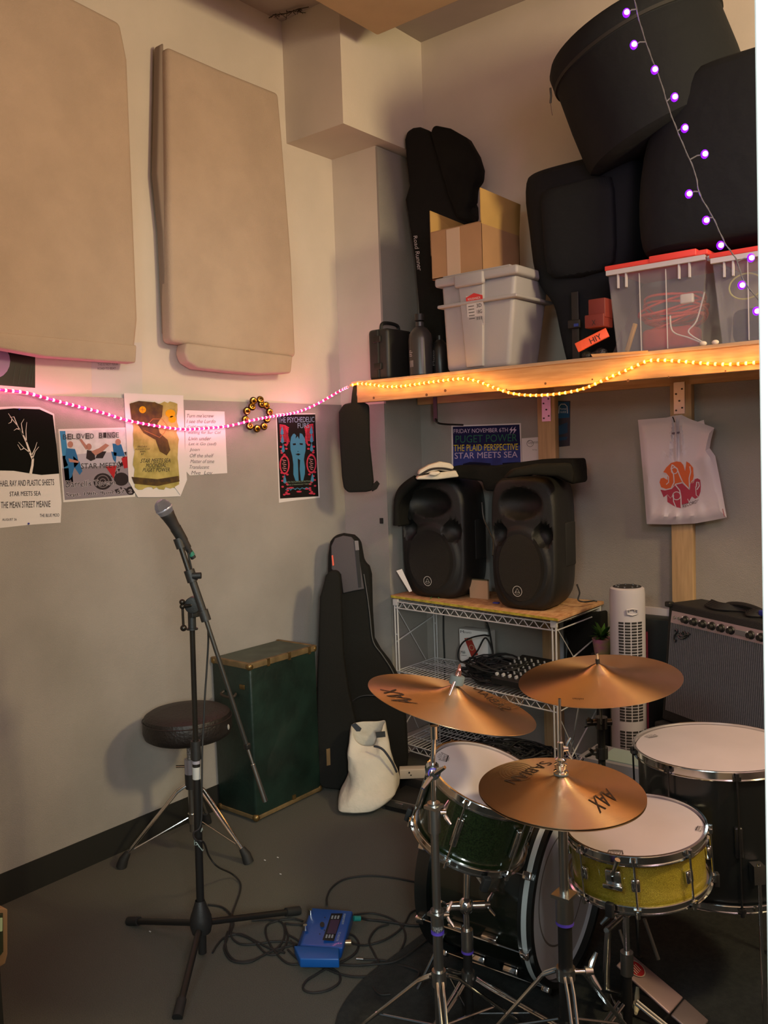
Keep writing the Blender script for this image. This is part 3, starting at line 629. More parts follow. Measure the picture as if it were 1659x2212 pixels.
# --- grey tote with lid
ty = 3.225; a0 = BW(965, 805, ty).x; a1 = BW(1100, 799, ty).x; t0 = BW(950, 620, ty-.02).x; t1 = BW(1112, 592, ty-.02).x
zt = 2.335; r = thing('storage_bin', 'grey lidded plastic storage bin with a red and white sticker', 'storage bin', ((a0+a1)/2, ty+.15, 1.948))
yb = 3.51
MB().hexa([(a0, ty, 1.949), (a1, ty, 1.949), (a1, yb-.03, 1.949), (a0, yb-.03, 1.949), (t0, ty-.012, zt), (t1, ty-.012, zt), (t1, yb, zt), (t0, yb, zt)]).build('bin_body', tote, r, bevel=.02)
MB().bb((t0-.012, ty-.03, 2.23), (t1+.012, yb+.01, 2.245)).build('rim_step', tote, r, bevel=.006)
MB().bb((t0-.02, ty-.035, zt-.012), (t1+.02, yb+.015, zt+.028)).build('lid', tote, r, bevel=.012)
MB().bb((t0+.02, ty-.025, zt+.026), (t1-.02, yb, zt+.034)).build('lid_panel', tote, r, bevel=.006)
m0 = t0+(t1-t0)*.27; m1 = t0+(t1-t0)*.60
MB().hexa([(m0+.02, ty-.012, 1.96), (m1-.02, ty-.012, 1.96), (m1-.02, ty+.01, 1.96), (m0+.02, ty+.01, 1.96), (m0, ty-.028, zt-.02), (m1, ty-.028, zt-.02), (m1, ty+.01, zt-.02), (m0, ty+.01, zt-.02)]).build('front_panel', tote, r, bevel=.005)
MB().bb((m0-.012, ty-.046, zt-.030), (m1+.012, ty-.02, zt+.026)).build('handle', tote, r, bevel=.01)
ST = lambda u, v, h: V(m0+.04+u*.085, ty-.030-h+(.012*(v+.1)), 2.265-v*.13)
d = DC(ST); d.poly([(0, 0), (1, 0), (1, 1), (0, 1)], .0012); d.build('sticker', mat('sticker_pale', (.5, .47, .47), .6), r)
d = DC(ST); d.poly([(0, .22), (0, .05), (.5, -.06), (1, .05), (1, .22)], .002); d.build('sticker_red', mat('sticker_red', (.55, .03, .03), .5), r)
d = DC(ST); d.text('ROUGHNECK', [(.12, .08), (.88, .08), (.88, .15), (.12, .15)], .003); d.build('sticker_title', paper, r)
d = DC(ST); d.text('3D', [(.6, .3), (.9, .3), (.9, .42), (.6, .42)], .002); d.text('18G', [(.6, .5), (.9, .5), (.9, .62), (.6, .62)], .002); [d.stroke([(.55+k*.06, .72), (.55+k*.06, .95)], .03 if k % 2 else .015, .002) for k in range(7)]; [d.stroke([(.1, y), (.45, y)], .02, .002) for y in (.35, .45, .55, .65, .75, .85)]; d.build('sticker_print', ink, r)
# --- open cardboard box on tote
cz = zt+.036; by = 3.235
b0 = BW(932, 593, by).x; b1 = BW(1042, 578, by).x; bt = Z(b0, by, 502); yk = 3.56
r = thing('cardboard_box', 'open cardboard box with raised flaps sitting on the grey bin', 'box', ((b0+b1)/2, 3.35, cz))
wl = MB()
wl.bb((b0, by, cz), (b1, by+.004, bt)).bb((b0, yk-.004, cz), (b1, yk, bt)).bb((b0, by, cz), (b0+.004, yk, bt)).bb((b1-.004, by, cz), (b1, yk, bt)).bb((b0, by, cz), (b1, yk, cz+.004))
wl.build('box_wall', card, r, smooth=0)
MB().bb((b0+.088, by-.0012, cz), (b0+.158, by, bt-.005)).build('tape_strip', tape, r, smooth=0)
fl = (bt-cz)*.62
MB().prism([(b0, by, bt), (b0, yk, bt), (b0-.035, yk, bt+.10), (b0+.0, by+.0, bt+.095)], (.004, 0, 0)).build('flap', cardi, r, smooth=0)
MB().prism([(b1, by, bt-.01), (b1, yk, bt-.01), (b1+.01, yk, bt+.13), (b1-.0, by, bt+.14)], (-.004, 0, 0)).build('flap', cardi, r, smooth=0)
MB().prism([(b0, by, bt), (b1, by, bt), (b1-.02, by+.12, bt+.03), (b0+.03, by+.12, bt+.03)], (0, 0, -.004)).build('flap', card, r, smooth=0)
# --- big soft black pack
r = thing('drum_hardware_bag', 'tall soft black bag with side straps standing between grey bin and clear bins', 'bag', PD(1255, 780, 3.62))
rows = [(362, 1140, 1400, 3.46, 3.62), (364, 1122, 1425, 3.38, 3.68), (376, 1112, 1440, 3.34, 3.70), (420, 1110, 1450, 3.33, 3.70), (480, 1120, 1450, 3.33, 3.70), (560, 1126, 1450, 3.34, 3.70), (610, 1140, 1415, 3.35, 3.70), (640, 1168, 1395, 3.36, 3.70), (665, 1184, 1380, 3.37, 3.69), (720, 1194, 1360, 3.38, 3.69), (765, 1209, 1330, 3.38, 3.69), (796, 1215, 1322, 3.38, 3.68)]
loftxy(rows, jit=.008).build('bag_body', navym, r, sub=1)
rows = [(395, 1165, 1325, 3.318, 3.37), (400, 1160, 1335, 3.300, 3.37), (560, 1172, 1340, 3.300, 3.37), (600, 1180, 1332, 3.325, 3.37)]
loftxy(rows, jit=.006, p=4).build('front_pocket', navym, r, sub=1)
sp_ = BW(1240, 700, 3.335)
MB().bb((sp_.x-.016, 3.345, 1.96), (sp_.x+.016, 3.352, 2.24)).build('strap', blackp, r, bevel=.002)
MB().box((sp_.x, 3.338, sp_.z), (.055, .014, .035)).build('buckle', blackp, r, bevel=.004)
MB().box((sp_.x+.012, 3.330, sp_.z-.006), (.02, .004, .012)).build('buckle_tab', mat('blue_tab', (.03, .06, .35), .5), r)
# --- drum bags
def drumbag(name, label, px, py, D, rad, length, axis, m):
    c = PD(px, py, D); ax = V(axis).normalized(); o = c-ax*(length/2)
    r = thing(name, label, 'drum bag', o)
    R = rad; L = length
    MB().lathe([(0, 0), (R*.9, 0), (R*.985, .02), (R, .05), (R*1.01, L*.45), (R, L-.09)], o, ax, 56).build('bag_body', m, r)
    MB().lathe([(R*1.0, L-.10), (R*1.025, L-.085), (R*1.025, L-.03), (R*.98, L-.005), (R*.9, L), (0, L+.01)], o, ax, 56).build('bag_lid', m, r)
    MB().lathe([(R*1.0, 0), (R*1.025, .0), (R*1.03, .012), (R*1.0, .012)], o+ax*(L-.095), ax, 56, closed=True).build('zip_track', rubber, r)
    x, y, a = frame(ax)
    return r, o, ax
ax = (HR*-.335 + V(0, 0, .94) + HF*.06)
r, o, a_ = drumbag('bass_drum_bag', 'huge round black drum bag tilted on top of the shelf pile', 1404, 188, 3.40, .33, .47, ax, navym)
zp = PD(1189, 190, 3.22)
MB().tube([zp, zp+V(.002, 0, -.03), zp+V(-.001, 0, -.055)], .004, 6).build('zip_pull', blackm, r); MB().tube([zp+V(-.001, 0, -.05), zp+V(.006, 0, -.10)], .0022, 5).build('zip_cord', mat('cord_brown', (.08, .05, .04), .7), r)
r = thing('keyboard_bag', 'big dark navy rounded bag under the tilted drum bag, on the clear bins', 'bag', PD(1540, 560, 3.3))
rows = [(136, 1540, 1800, 3.30, 3.56), (144, 1475, 1830, 3.22, 3.64), (172, 1425, 1840, 3.18, 3.68), (230, 1385, 1845, 3.17, 3.70), (320, 1355, 1845, 3.17, 3.70), (430, 1345, 1845, 3.17, 3.70), (505, 1350, 1840, 3.18, 3.70), (536, 1360, 1835, 3.19, 3.69), (550, 1385, 1815, 3.22, 3.66)]
loftxy(rows, n=48, jit=.004, p=3.6).build('bag_body', navym, r, sub=1)
MB().tube(spline([PD(x, y, D) for x, y, D in ((1436, 232, 3.16), (1462, 200, 3.12), (1510, 180, 3.09), (1570, 166, 3.06), (1640, 156, 3.03), (1700, 152, 3.0))], 5), .005, 6).build('piping', rubber, r)
# --- red box, red tag and clutter
r = thing('red_box', 'dull red carton half hidden behind the clear bin of cables', 'box', PD(1300, 700, 3.35))
c = PD(1297, 668, 3.40); MB().box(c, (.07, .07, .075)).build('carton', mat('dull_red', (.16, .02, .015), .6), r, bevel=.003); MB().box(c+V(-.008, .0, -.048), (.08, .085, .05)).build('carton_step', mat('dull_red', (.16, .02, .015), .6), r, bevel=.003)
DC(lambda x, y, h: c+V(x*.01, -.0455-h, -.055+y*.01)).text('X', [(-1.6, 1), (0, 1), (0, -1), (-1.6, -1)]).build('mark', ink, r)
O = PD(1280, 735, 3.40); tn = V(.25, -1, .1).normalized()
q = [PL(x, y, O, tn) for x, y in ((1241, 742), (1308, 708), (1316, 726), (1249, 760))]
r = thing('tape_roll_tag', 'bright orange-red tag with marker letters leaning at the clear bin', 'tag', q[3])
MB().prism(q, -tn*.012).build('tag_body', orange, r, bevel=.002)
DC(lambda x, y, h: PL(x, y, O+tn*(h+.0005), tn)).text('HIY', [(1272, 732), (1296, 720), (1301, 731), (1277, 743)]).build('marker_letters', ink, r)
for k, (x, y, rr) in enumerate(((1268, 762, .018), (1298, 758, .022), (1285, 750, .016))):
    o = MB().sph(V(BW(x, y, 3.29).x, 3.29, 1.948+rr), rr, 12, (1.3, 1, 1)).build('plastic_bag_lump', mat('crinkle_black', (.02, .018, .018), .2, bump=1, bscale=60), loc=(BW(x, y, 3.29).x, 3.29, 1.948)); tag(o, 'small crumpled black plastic lump below the orange-red tag', 'scrap', 'crumpled scraps on the shelf edge')
# --- clear bins
def clearbin(name, label, xa, xb, ya, yb, z0, z1, fl, grp=None):
    r = thing(name, label, 'storage bin', ((xa+xb)/2, ya+.1, z0), grp); s = .03; th = .004
    A = [(xa, ya, z0), (xb, ya, z0), (xb, yb, z0), (xa, yb, z0)]; B = [(xa-s, ya-s*.4, z1), (xb+s, ya-s*.4, z1), (xb+s, yb, z1), (xa-s, yb, z1)]
    m = MB().add(A+B, [(3, 2, 1, 0), (0, 1, 5, 4), (1, 2, 6, 5), (2, 3, 7, 6), (3, 0, 4, 7)])
    o = m.build('bin_body', clearp, r, smooth=0); md = o.modifiers.new('t', 'SOLIDIFY'); md.thickness = .003
    rib = MB(); wd = xb-xa
    for u in (.30, .62): rib.hexa([(xa+wd*u, ya-.003, z0+.005), (xa+wd*u+.003, ya-.003, z0+.005), (xa+wd*u+.003, ya, z0+.005), (xa+wd*u, ya, z0+.005)]+[(xa+wd*(u+(u-.5)*.0), ya-s*.4-.003, z1-.03), (xa+wd*u+.003, ya-s*.4-.003, z1-.03), (xa+wd*u+.003, ya-s*.4, z1-.03), (xa+wd*u, ya-s*.4, z1-.03)])
    for u in (.04, .14, .78, .9): rib.bb((xa+wd*u, ya-s*.4-.012, z1-.075), (xa+wd*u+.006, ya-s*.4, z1-.005))
    rib.bb((xa-s, ya-s*.4-.018, z1-.022), (xb+s, ya-s*.4-.002, z1-.004))
    rib.bb((xb+s-.002, ya, z1-.022), (xb+s+.012, yb, z1-.004))
    rib.build('rim_rib', mat('cloudy_rib', (.50, .48, .52), .4), r)
    MB().bb((xa-s-.004, ya-s*.4-.02, z1-.004), (xb+s+.01, yb, z1+.014)).bb((xa+wd*.45, ya-.035, z1-.002), (xb, ya, z1+.022)).build('lid', redlid, r, bevel=.003)
    return r
ya = 3.235; z0 = 1.9495
xa, xb = BW(1334, 765, ya).x, BW(1512, 745, ya).x; z1 = Z(xa, ya, 583)
clearbin('clear_bin', 'clear plastic bin with red lid full of orange cable, left of the two', xa, xb, ya, 3.58, z0, z1, 0)
r = thing('extension_cable', 'coiled orange-red cable lying inside the left clear bin', 'cable', ((xa+xb)/2, 3.36, z0+.004))
cb = MB(); rk = random.Random(2)
for k in range(9):
    n = 24; cx_, cy_ = (xa+xb)/2+rk.uniform(-.012, .012), 3.40+rk.uniform(-.01, .01); rx = rk.uniform(.105, .135); ry = rk.uniform(.08, .11); zz = z0+.11+k*.008; ti = rk.uniform(-.05, .05); 
    cb.tube([(cx_+rx*math.cos(2*PI*i/n), cy_+ry*math.sin(2*PI*i/n), zz+ti*math.cos(2*PI*i/n+k)+.02*abs(math.cos(2*PI*i/n))**2) for i in range(n)], .0048, 6, True)
cb.build('cable_coil', mat('cable_orange', (.80, .10, .06), .5), r)
o = MB().box(((xa+xb)/2+.01, 3.36, z0+.052), (.20, .13, .085)).build('red_pouch', mat('pouch_red', (.45, .05, .05), .7), loc=((xa+xb)/2, 3.36, z0+.01), bevel=.02); tag(o, 'red pouch at the bottom of the left clear bin', 'pouch')
r = thing('white_lead', 'thin white lead curled in the lower right of the left clear bin', 'cable', (xb-.08, 3.27, z0+.01))
MB().tube(spline([(xb-.12, 3.262, z0+.13), (xb-.11, 3.26, z0+.07), (xb-.05, 3.26, z0+.04), (xb+.005, 3.258, z0+.015), (xb-.05, 3.258, z0+.06), (xb-.02, 3.26, z0+.10), (xb+.01, 3.26, z0+.2)], 6), .003, 6).build('lead', paper, r)
o = MB().box((xb-.055, 3.262, z0+.185), (.05, .02, .035)).build('white_plug', paper, loc=(xb-.055, 3.262, z0+.17), bevel=.006); tag(o, 'white plug block inside the left clear bin above the cable', 'plug')
o = MB().box((xa+.045, 3.262, z0+.065), (.018, .014, .11), frame((.35, 0, 1))).build('drum_stick_stub', cardi, loc=(xa+.045, 3.262, z0+.01), bevel=.003); tag(o, 'short tan wooden piece standing in the left clear bin corner', 'wooden stick')
xa2, xb2 = BW(1560, 738, ya).x, BW(1760, 720, ya).x
clearbin('clear_bin', 'clear plastic bin with red lid holding a yellow cord, cut off by the door edge', xa2, xb2, ya, 3.58, z0, Z(xa2, ya, 556), 0)
r = thing('yellow_cord', 'pale yellow cord looped inside the right clear bin', 'cable', (xa2+.05, 3.27, z0+.05))
MB().tube([(xa2+.075+.058*math.cos(2*PI*i/28), 3.262+.002*(i % 2), z0+.20+.045*math.sin(2*PI*i/28)) for i in range(28)], .003, 6, True).build('cord', mat('cord_yellow', (.45, .45, .12), .6), r)
MB().bb((xa2+.01, 3.30, z0+.004), (xb2-.02, 3.50, z0+.13)).build('cloth_bundle', navym, r, bevel=.03)
for k, x in enumerate((1519, 1545)):
    p = BW(x, 737-k*2, 3.215); o = MB().sph((p.x, 3.215, 1.948+.009), .009, 12, (1.5, 1, 1)).build('foam_earplug', mat('earplug', (.7, .6, .5), .8), loc=(p.x, 3.215, 1.948))
    tag(o, 'small cream foam plug on the shelf edge between the two clear bins', 'earplug', 'foam plugs between the clear bins')

# ================================================================== HANGING BITS
r = thing('hanging_case', 'slim black padded case hanging from the left end of the shelf', 'case', PD(775, 1065, 4.22))
pl = [(736, 882), (742, 873), (765, 868), (790, 870), (796, 876), (798, 960), (806, 1040), (803, 1060), (790, 1063), (752, 1064), (742, 1055), (738, 1030), (732, 930), (731, 890)]
O = V(.26, 3.165, 1.5); Nn = V(.55, -.83, 0).normalized()
slabbag(pl, O, Nn, .045).build('case_body', bagm2, r, bevel=.014, seg=4)
slabbag([(763, 832), (767, 824), (771, 830), (770, 852), (774, 872), (758, 872), (760, 850)], O, Nn, .012).build('hanging_loop', bagm2, r, bevel=.003)
slabbag([(800, 1055), (806, 1045), (814, 1038), (820, 1045), (814, 1056), (804, 1062)], O, Nn, .01).build('corner_tab', bagm2, r, bevel=.002)
# ring of bell jingles
r = thing('bell_ring', 'ring of shiny bronze bell cups hanging over the top of the wall fabric', 'percussion', LW(553, 895, .03))
cc = [(548, 866), (563, 863), (576, 876), (583, 890), (577, 905), (571, 921), (556, 926), (540, 920), (531, 906), (534, 888), (545, 878), (566, 873), (538, 895), (528, 880)]
for k, (x, y) in enumerate(cc[:12]):
    c = LW(x, y, .045); nn = V(1, -.35, (-.1, .2, 0)[k % 3]).normalized()
    MB().lathe([(0, .010), (.006, .009), (.008, .004), (.015, .002), (.0185, -.004), (.017, -.010), (.010, -.014), (0, -.015)], c, nn, 20).build('bell_cup', mat('bell_bronze', (.10, .05, .02), .2, .95), r)
    MB().lathe([(.0085, .004), (.013, .003), (.013, .0045), (.0085, .0055)], c, nn, 20, closed=True).build('gold_ring', mat('bell_gold', (.75, .42, .06), .25, .95), r)
MB().tube([LW(x, y, .028) for x, y in [(548, 866), (563, 863), (576, 876), (583, 890), (577, 905), (571, 921), (556, 926), (540, 920), (531, 906), (534, 888)]], .003, 6, True).build('ring_cord', rubber, r)
# white shopping bag
O = BW(1470, 1000, 3.66); Nn = V(0, -1, 0)
def WH(x, y, h): return BW(x, y, 3.664-h)
r = thing('plastic_bag', 'white plastic shopping bag with a round orange and red emblem, hung on an upright', 'shopping bag', BW(1470, 1132, 3.67))
outl = [(1378, 907), (1440, 902), (1455, 898), (1472, 896), (1490, 905), (1543, 924), (1536, 950), (1533, 968), (1545, 985), (1556, 1040), (1570, 1118), (1540, 1124), (1500, 1131), (1450, 1133), (1397, 1132), (1390, 1040), (1383, 960)]
b = bmesh.new(); gv = {}
def inside(x, y):
    c = False; j = len(outl)-1
    for i in range(len(outl)):
        (xi, yi), (xj, yj) = outl[i], outl[j]
        if (yi > y) != (yj > y) and x < (xj-xi)*(y-yi)/(yj-yi)+xi: c = not c
        j = i
    return c
def crease(x, y):
    u = (x-1460)/90; v = (y-900)/230
    f = .010*math.exp(-((u*3.2)/(.25+v*1.6))**2)*math.cos(u*26/(.35+v)) + .006*math.sin(u*5+v*9)*v + .012*math.exp(-((x-1530+(y-960)*.2)/14)**2) + .008*v
    dd = math.hypot((x-1469)/1.0, (y-1047)/1.05); mk = max(0, min(1, (dd-48)/22))
    return .012+f*mk
m = MB(); P = [WH(x, y, 0) for x, y in outl]
# front sheet as rings from outline to centre
C0 = (1465, 1010); R_ = []
for k in range(15):
    t_ = 1-k/14.5; rr = []
    n = len(outl)
    for i in range(n*5):
        a_, b_ = outl[i//5], outl[(i//5+1) % n]; s_ = (i % 5)/5; x = a_[0]+(b_[0]-a_[0])*s_; y = a_[1]+(b_[1]-a_[1])*s_
        x = C0[0]+(x-C0[0])*t_; y = C0[1]+(y-C0[1])*t_; rr.append(WH(x, y, (0 if k == 0 else crease(x, y)*min(1, k/2))))
    R_.append(rr)
m.rings(R_[::-1]); m.build('bag_sheet', mat('plastic_white', (.62, .55, .60), .42, bump=.15, bscale=25), r)
MB().prism([WH(x, y, -.001) for x, y in ((1495, 915), (1520, 907), (1524, 925), (1500, 935))], (0, .003, 0)).build('handle_corner', mat('plastic_white', (.6, .6, .6)), r)
hs = lambda x, y, h: WH(x, y, crease(x, y)+.0015+h)
cx_, cy_ = 1471, 1047
def arcpoly(a0, a1, R0, cxx=cx_, cyy=cy_, n=16): return [(cxx+R0*math.cos(a0+(a1-a0)*i/n), cyy+R0*.98*math.sin(a0+(a1-a0)*i/n)) for i in range(n+1)]
WE = lambda x, y, h: WH(x, y, .0128+h)
em = lambda x, y: (1370+x/7.54, 880+y/7.54)
d = DC(WE); d.poly([em(*p) for p in [(470, 1060), (520, 980), (600, 905), (690, 880), (760, 890), (800, 940), (830, 1040), (850, 880), (900, 910), (960, 985), (965, 1080), (975, 1150), (960, 1225), (900, 1230), (905, 1340), (850, 1290), (780, 1225), (670, 1255), (600, 1310), (520, 1330), (440, 1300), (412, 1220), (430, 1160), (480, 1145), (520, 1170), (545, 1180), (540, 1110)]]); d.build('orange_lettering_block', mat('emblem_orange', hx('d2602e'), .6), r)
d = DC(WE); d.poly([em(*p) for p in [(425, 1335), (520, 1350), (610, 1330), (670, 1262), (780, 1235), (850, 1300), (905, 1345), (915, 1235), (965, 1230), (985, 1170), (1030, 1155), (1075, 1180), (1085, 1290), (1080, 1370), (1050, 1460), (990, 1490), (940, 1450), (910, 1500), (880, 1560), (780, 1580), (760, 1640), (680, 1625), (540, 1540), (535, 1420), (480, 1465)]]); d.build('red_lettering_block', mat('emblem_red', hx('a8324a'), .6), r)
d = DC(WE)
for q, w_ in (([(520, 1255), (560, 1220), (560, 1130), (520, 1080), (470, 1062)], 2.0), ([(420, 1330), (500, 1345), (600, 1320), (650, 1220), (640, 1090), (600, 1000), (620, 930)], 2.4), ([(625, 940), (700, 1000), (740, 1110), (790, 1220), (900, 1335)], 2.4), ([(900, 1335), (895, 1150), (920, 1050), (905, 960)], 2.2), ([(930, 1215), (965, 1180), (980, 1110)], 2.2),
              ([(660, 1255), (790, 1225)], 2.4), ([(670, 1262), (740, 1350), (760, 1450), (765, 1630)], 2.4), ([(540, 1420), (590, 1480), (620, 1440)], 0.8), ([(640, 1420), (640, 1530), (680, 1625)], 2.2), ([(1000, 1290), (1010, 1430), (1050, 1460)], 1.6), ([(1020, 1340), (1060, 1280), (1050, 1220), (1020, 1215), (1010, 1300)], 2.4), ([(870, 1490), (900, 1560), (930, 1490), (960, 1530), (1050, 1460)], 1.8)):
    d.stroke([em(*p) for p in q], w_, .0018)
d.ringd(*em(655, 1030), 6.6, 1.8, .002); d.ringd(*em(690, 1440), 8.5, 1.8, .002)
d.build('emblem_outline', mat('plastic_white', (.6, .6, .6)), r)
d = DC(WE); d.text('RECORDS', [em(785, 1580), em(1050, 1500), em(1055, 1545), em(795, 1640)], .002); d.build('lettering', mat('emblem_dark', hx('4a2630'), .7), r)
d = DC(WE); d.poly([em(575, 415), em(740, 395), em(738, 415), em(660, 440), em(590, 432)], .004); d.build('handle_slot', mat('slot_grey', hx('6a5a68'), .8), r)
d = DC(WE); d.stroke([em(1440, 1650), em(1470, 1780)], 1.2, .004); d.build('red_mark', mat('emblem_red', hx('a8324a'), .6), r)
MB().tube(spline([BW(1453, 901, 3.64), BW(1455, 905, 3.632), BW(1457, 912, 3.635)], 4), .0025, 6).build('hook', blackm, r)

# ================================================================== WIRE RACK
RZ = .862
cFL, cFR, cBL, cBR = V(.368, 3.372, 0), V(1.322, 3.272, 0), V(.372, 3.70, 0), V(1.322, 3.70, 0)
rk_ = thing('wire_rack', 'white wire shelving rack with an OSB top under the loudspeakers', 'shelving rack', ((cFL+cBR)/2))
posts = MB
for c in (cFL, cFR, cBL, cBR):
    dx = V(.014, 0, 0) if c.x < .8 else V(-.014, 0, 0)
    m = MB().cyl(c, c+V(0, 0, RZ-.008), .0045, n=8).cyl(c+dx*1.2, c+dx*1.2+V(0, 0, RZ-.008), .0045, n=8)
    for z in (.10, .30, .49, .68, .84): m.cyl(c+V(0, 0, z), c+dx*1.2+V(0, 0, z), .0035, n=6)
    m.box(c+dx*.6+V(0, 0, .845), (.028, .014, .03)); m.box(c+dx*.6+V(0, 0, .012), (.03, .02, .024)); m.build('leg', wirem, rk_)
def shelf(z, name):
    m = MB(); A, B, C_, D_ = [p+V(0, 0, z) for p in (cFL, cFR, cBR, cBL)]
    for P, Q in ((A, B), (D_, C_)):
        m.cyl(P, Q, .0035, n=6); m.cyl(P-V(0, 0, .032), Q-V(0, 0, .032), .0035, n=6)
        n = 34
        for i in range(n):
            a, b_ = P.lerp(Q, i/n), P.lerp(Q, (i+1)/n); lo = V(0, 0, .032)
            m.cyl(a-(lo if i % 2 else lo*0), b_-(lo*0 if i % 2 else lo), .0022, n=5, cap=False)
    for P, Q in ((A, D_), (B, C_)): m.cyl(P, Q, .0035, n=6); m.cyl(P-V(0, 0, .032), Q-V(0, 0, .032), .003, n=6)
    for i in range(1, 40): m.cyl(A.lerp(B, i/40), D_.lerp(C_, i/40), .0018, n=5, cap=False)
    for t in (.33, .66): m.cyl(A.lerp(D_, t)-V(0, 0, .004), B.lerp(C_, t)-V(0, 0, .004), .003, n=6)
    m.build(name, wirem, rk_)
shelf(.848, 'wire_shelf'); shelf(.492, 'wire_shelf'); shelf(.125, 'wire_shelf')
for c0, c1, i in ((cFL, cBL, 0), (cFR, cBR, 1)):
    m = MB(); m.cyl(c0+V(0, 0, .835), c1.lerp(c0, .25)+V(0, 0, .50), .0022, n=6)
    m.cyl(c0+V(0, 0, .64), c1+V(0, 0, .72), .0035, n=6); m.cyl(c0+V(0, 0, .46), c1.lerp(c0, .5)+V(0, 0, .15), .0022, n=6); m.cyl(c0+V(0, 0, .16), c1+V(0, 0, .40), .0035, n=6)
    m.build('cross_brace', wirem, rk_)
q = [V(.335, 3.385, RZ), V(1.345, 3.25, RZ), V(1.338, 3.715, RZ), V(.338, 3.715, RZ)]
MB().prism([p+V(0, 0, .014) for p in q], (0, 0, -.014)).build('osb_top', osb, rk_, bevel=.001)
MB().prism([q[0]+V(0, -.0012, .0125), q[1]+V(0, -.0012, .0125), q[1]+V(0, -.0012, .002), q[0]+V(0, -.0012, .002)], (0, .001, 0)).build('painted_edge', osbe, rk_)
TOPZ = RZ+.014
# ------------------------------------------------------------------ loudspeakers
def speaker(label, xl, xr, yf, zt, tilt=0):
    W = xr-xl; cx0 = (xl+xr)/2; Hh = zt-TOPZ; zc = TOPZ+Hh/2
    r = thing('loudspeaker', label, 'loudspeaker', (cx0, yf+.16, TOPZ))
    def outline(q, s=1.0, ins=0.0):
        u = math.cos(q); v = math.sin(q); e = 5.2
        k = (abs(u)**e+abs(v)**e)**(-1/e); x = u*k; z = v*k
        wz = 1-.06*max(0, -z)**3-.05*max(0, z)**4
        return x*(W/2*wz*s-ins), z*(Hh/2*s-ins)
    n = 88; R = []
    def dep(x, z):
        u, v = x/(W/2), z/(Hh/2)
        d = 0
        e = (u/.66)**2+((v-.60)/.24)**2; d += .065*max(0, 1-e)**.8 if e < 1 else 0
        for sgn in (-1, 1):
            e = ((u-sgn*.66)/.26)**2+((v-.13)/.17)**2; d += .05*max(0, 1-e)**.6 if e < 1 and (u*sgn) > .30 else 0
        rr = math.hypot(u*.92, (v+.36)*1.28)
        if rr < .80: d -= .010*min(1, (.80-rr)/.05)
        return d
    ts = [i/34 for i in range(1, 35)]
    for t_ in ts:
        ring = []
        for i in range(n):
            x, z = outline(2*PI*i/n); x *= t_; z *= t_; ee = .0 if t_ < .93 else .018*((t_-.93)/.07)**2
            ring.append((cx0+x, yf+dep(x, z)+ee-.02*(1-(x/(W/2))**2), zc+z))
        R.append(ring)
    for s, dy in ((1.0, .06), (.985, .14), (.90, .22), (.76, .30), (.70, .305)):
        R.append([(cx0+outline(2*PI*i/n)[0]*s*(1 if dy < .1 else 1-.15*(dy-.1)/.2), yf+dy, zc+outline(2*PI*i/n)[1]*(1 if dy < .2 else 1-(dy-.2)*.6)) for i in range(n)])
    MB().rings(R).build('cabinet', spkm, r, smooth=.9)
    g = MB(); n = 64; rr = [.0, .2, .4, .55, .66, .73]
    g.rings([[(cx0+k*W/2*.98*math.cos(2*PI*i/n), yf-.0335+.004*k*k+.012*(k > .7), zc+(-.36+k*.76*math.sin(2*PI*i/n))*Hh/2) for i in range(n)] for k in rr[1:]]).build('woofer_grille', grillm, r)
    c = V(cx0-.012, yf-.031, zc-Hh*.355)
    if True:
        sfn = lambda x, y, h: V(c.x+x*.001, c.y-.002-h, c.z+y*.001)
        d = DC(sfn); d.ringd(0, 0, 23, 2.2, .001, 36); d.stroke([(-13, -9), (0, 13), (13, -9)], 1.8, .001); d.stroke([(-13, -9), (-4, -3), (0, -5), (4, -3), (13, -9)], 1.5, .001); d.stroke([(-9, -13), (9, -13)], 1.2, .001)
        d.build('badge', mat('badge_silver', (.75, .72, .66), .5, .2), r)
    hh = MB()
    hh.bb((xr-.022, yf+.10, zc-.11), (xr-.002, yf+.20, zc+.09)); hh.build('side_handle', rubber, r, bevel=.008)
    return r
yL, yR = 3.43, 3.36
xl, xr = BW(868, 1160, yL).x, BW(1003, 1160, yL).x
speaker('black moulded loudspeaker on the left of the OSB rack top', xl, xr, yL, Z(xl+.15, yL, 1034))
xl2, xr2 = BW(1060, 1160, yR).x, BW(1200, 1160, yR).x
speaker('black moulded loudspeaker on the right of the OSB rack top, nearer the fan', xl2, xr2, yR, Z(xl2+.2, yR, 1030))
# things on the rack top and speakers
c = FL(1036, 1293, TOPZ+.001); x0 = BW(1015, 1290, c.y).x; x1 = BW(1054, 1290, c.y).x
r = thing('cardboard_tile', 'small square tan card panel standing between the two loudspeakers', 'card', (c.x, c.y, TOPZ))
hz = Z(c.x, c.y, 1252)-TOPZ
MB().bb((x0, c.y, TOPZ+.0005), (x1, c.y+.012, TOPZ+hz)).build('tile', mat('tile_tan', (.52, .33, .20), .7), r); 
MB().bb((x0, c.y-.001, TOPZ+hz-.004), (x1, c.y+.013, TOPZ+hz+.001)).build('tile_edge', mat('tile_edge', (.12, .10, .05), .7), r)
O = PD(870, 1275, 4.32); Nn = V(.5, -.86, 0)
r = thing('paper_scrap', 'white paper slip slanting behind the left loudspeaker base', 'paper sheet', V(O.x, O.y, TOPZ))
MB().prism([PL(x, y, O, Nn) for x, y in ((856, 1233), (868, 1229), (890, 1277), (884, 1279))], (.0, .001, 0)).build('slip', paper, r, smooth=0)
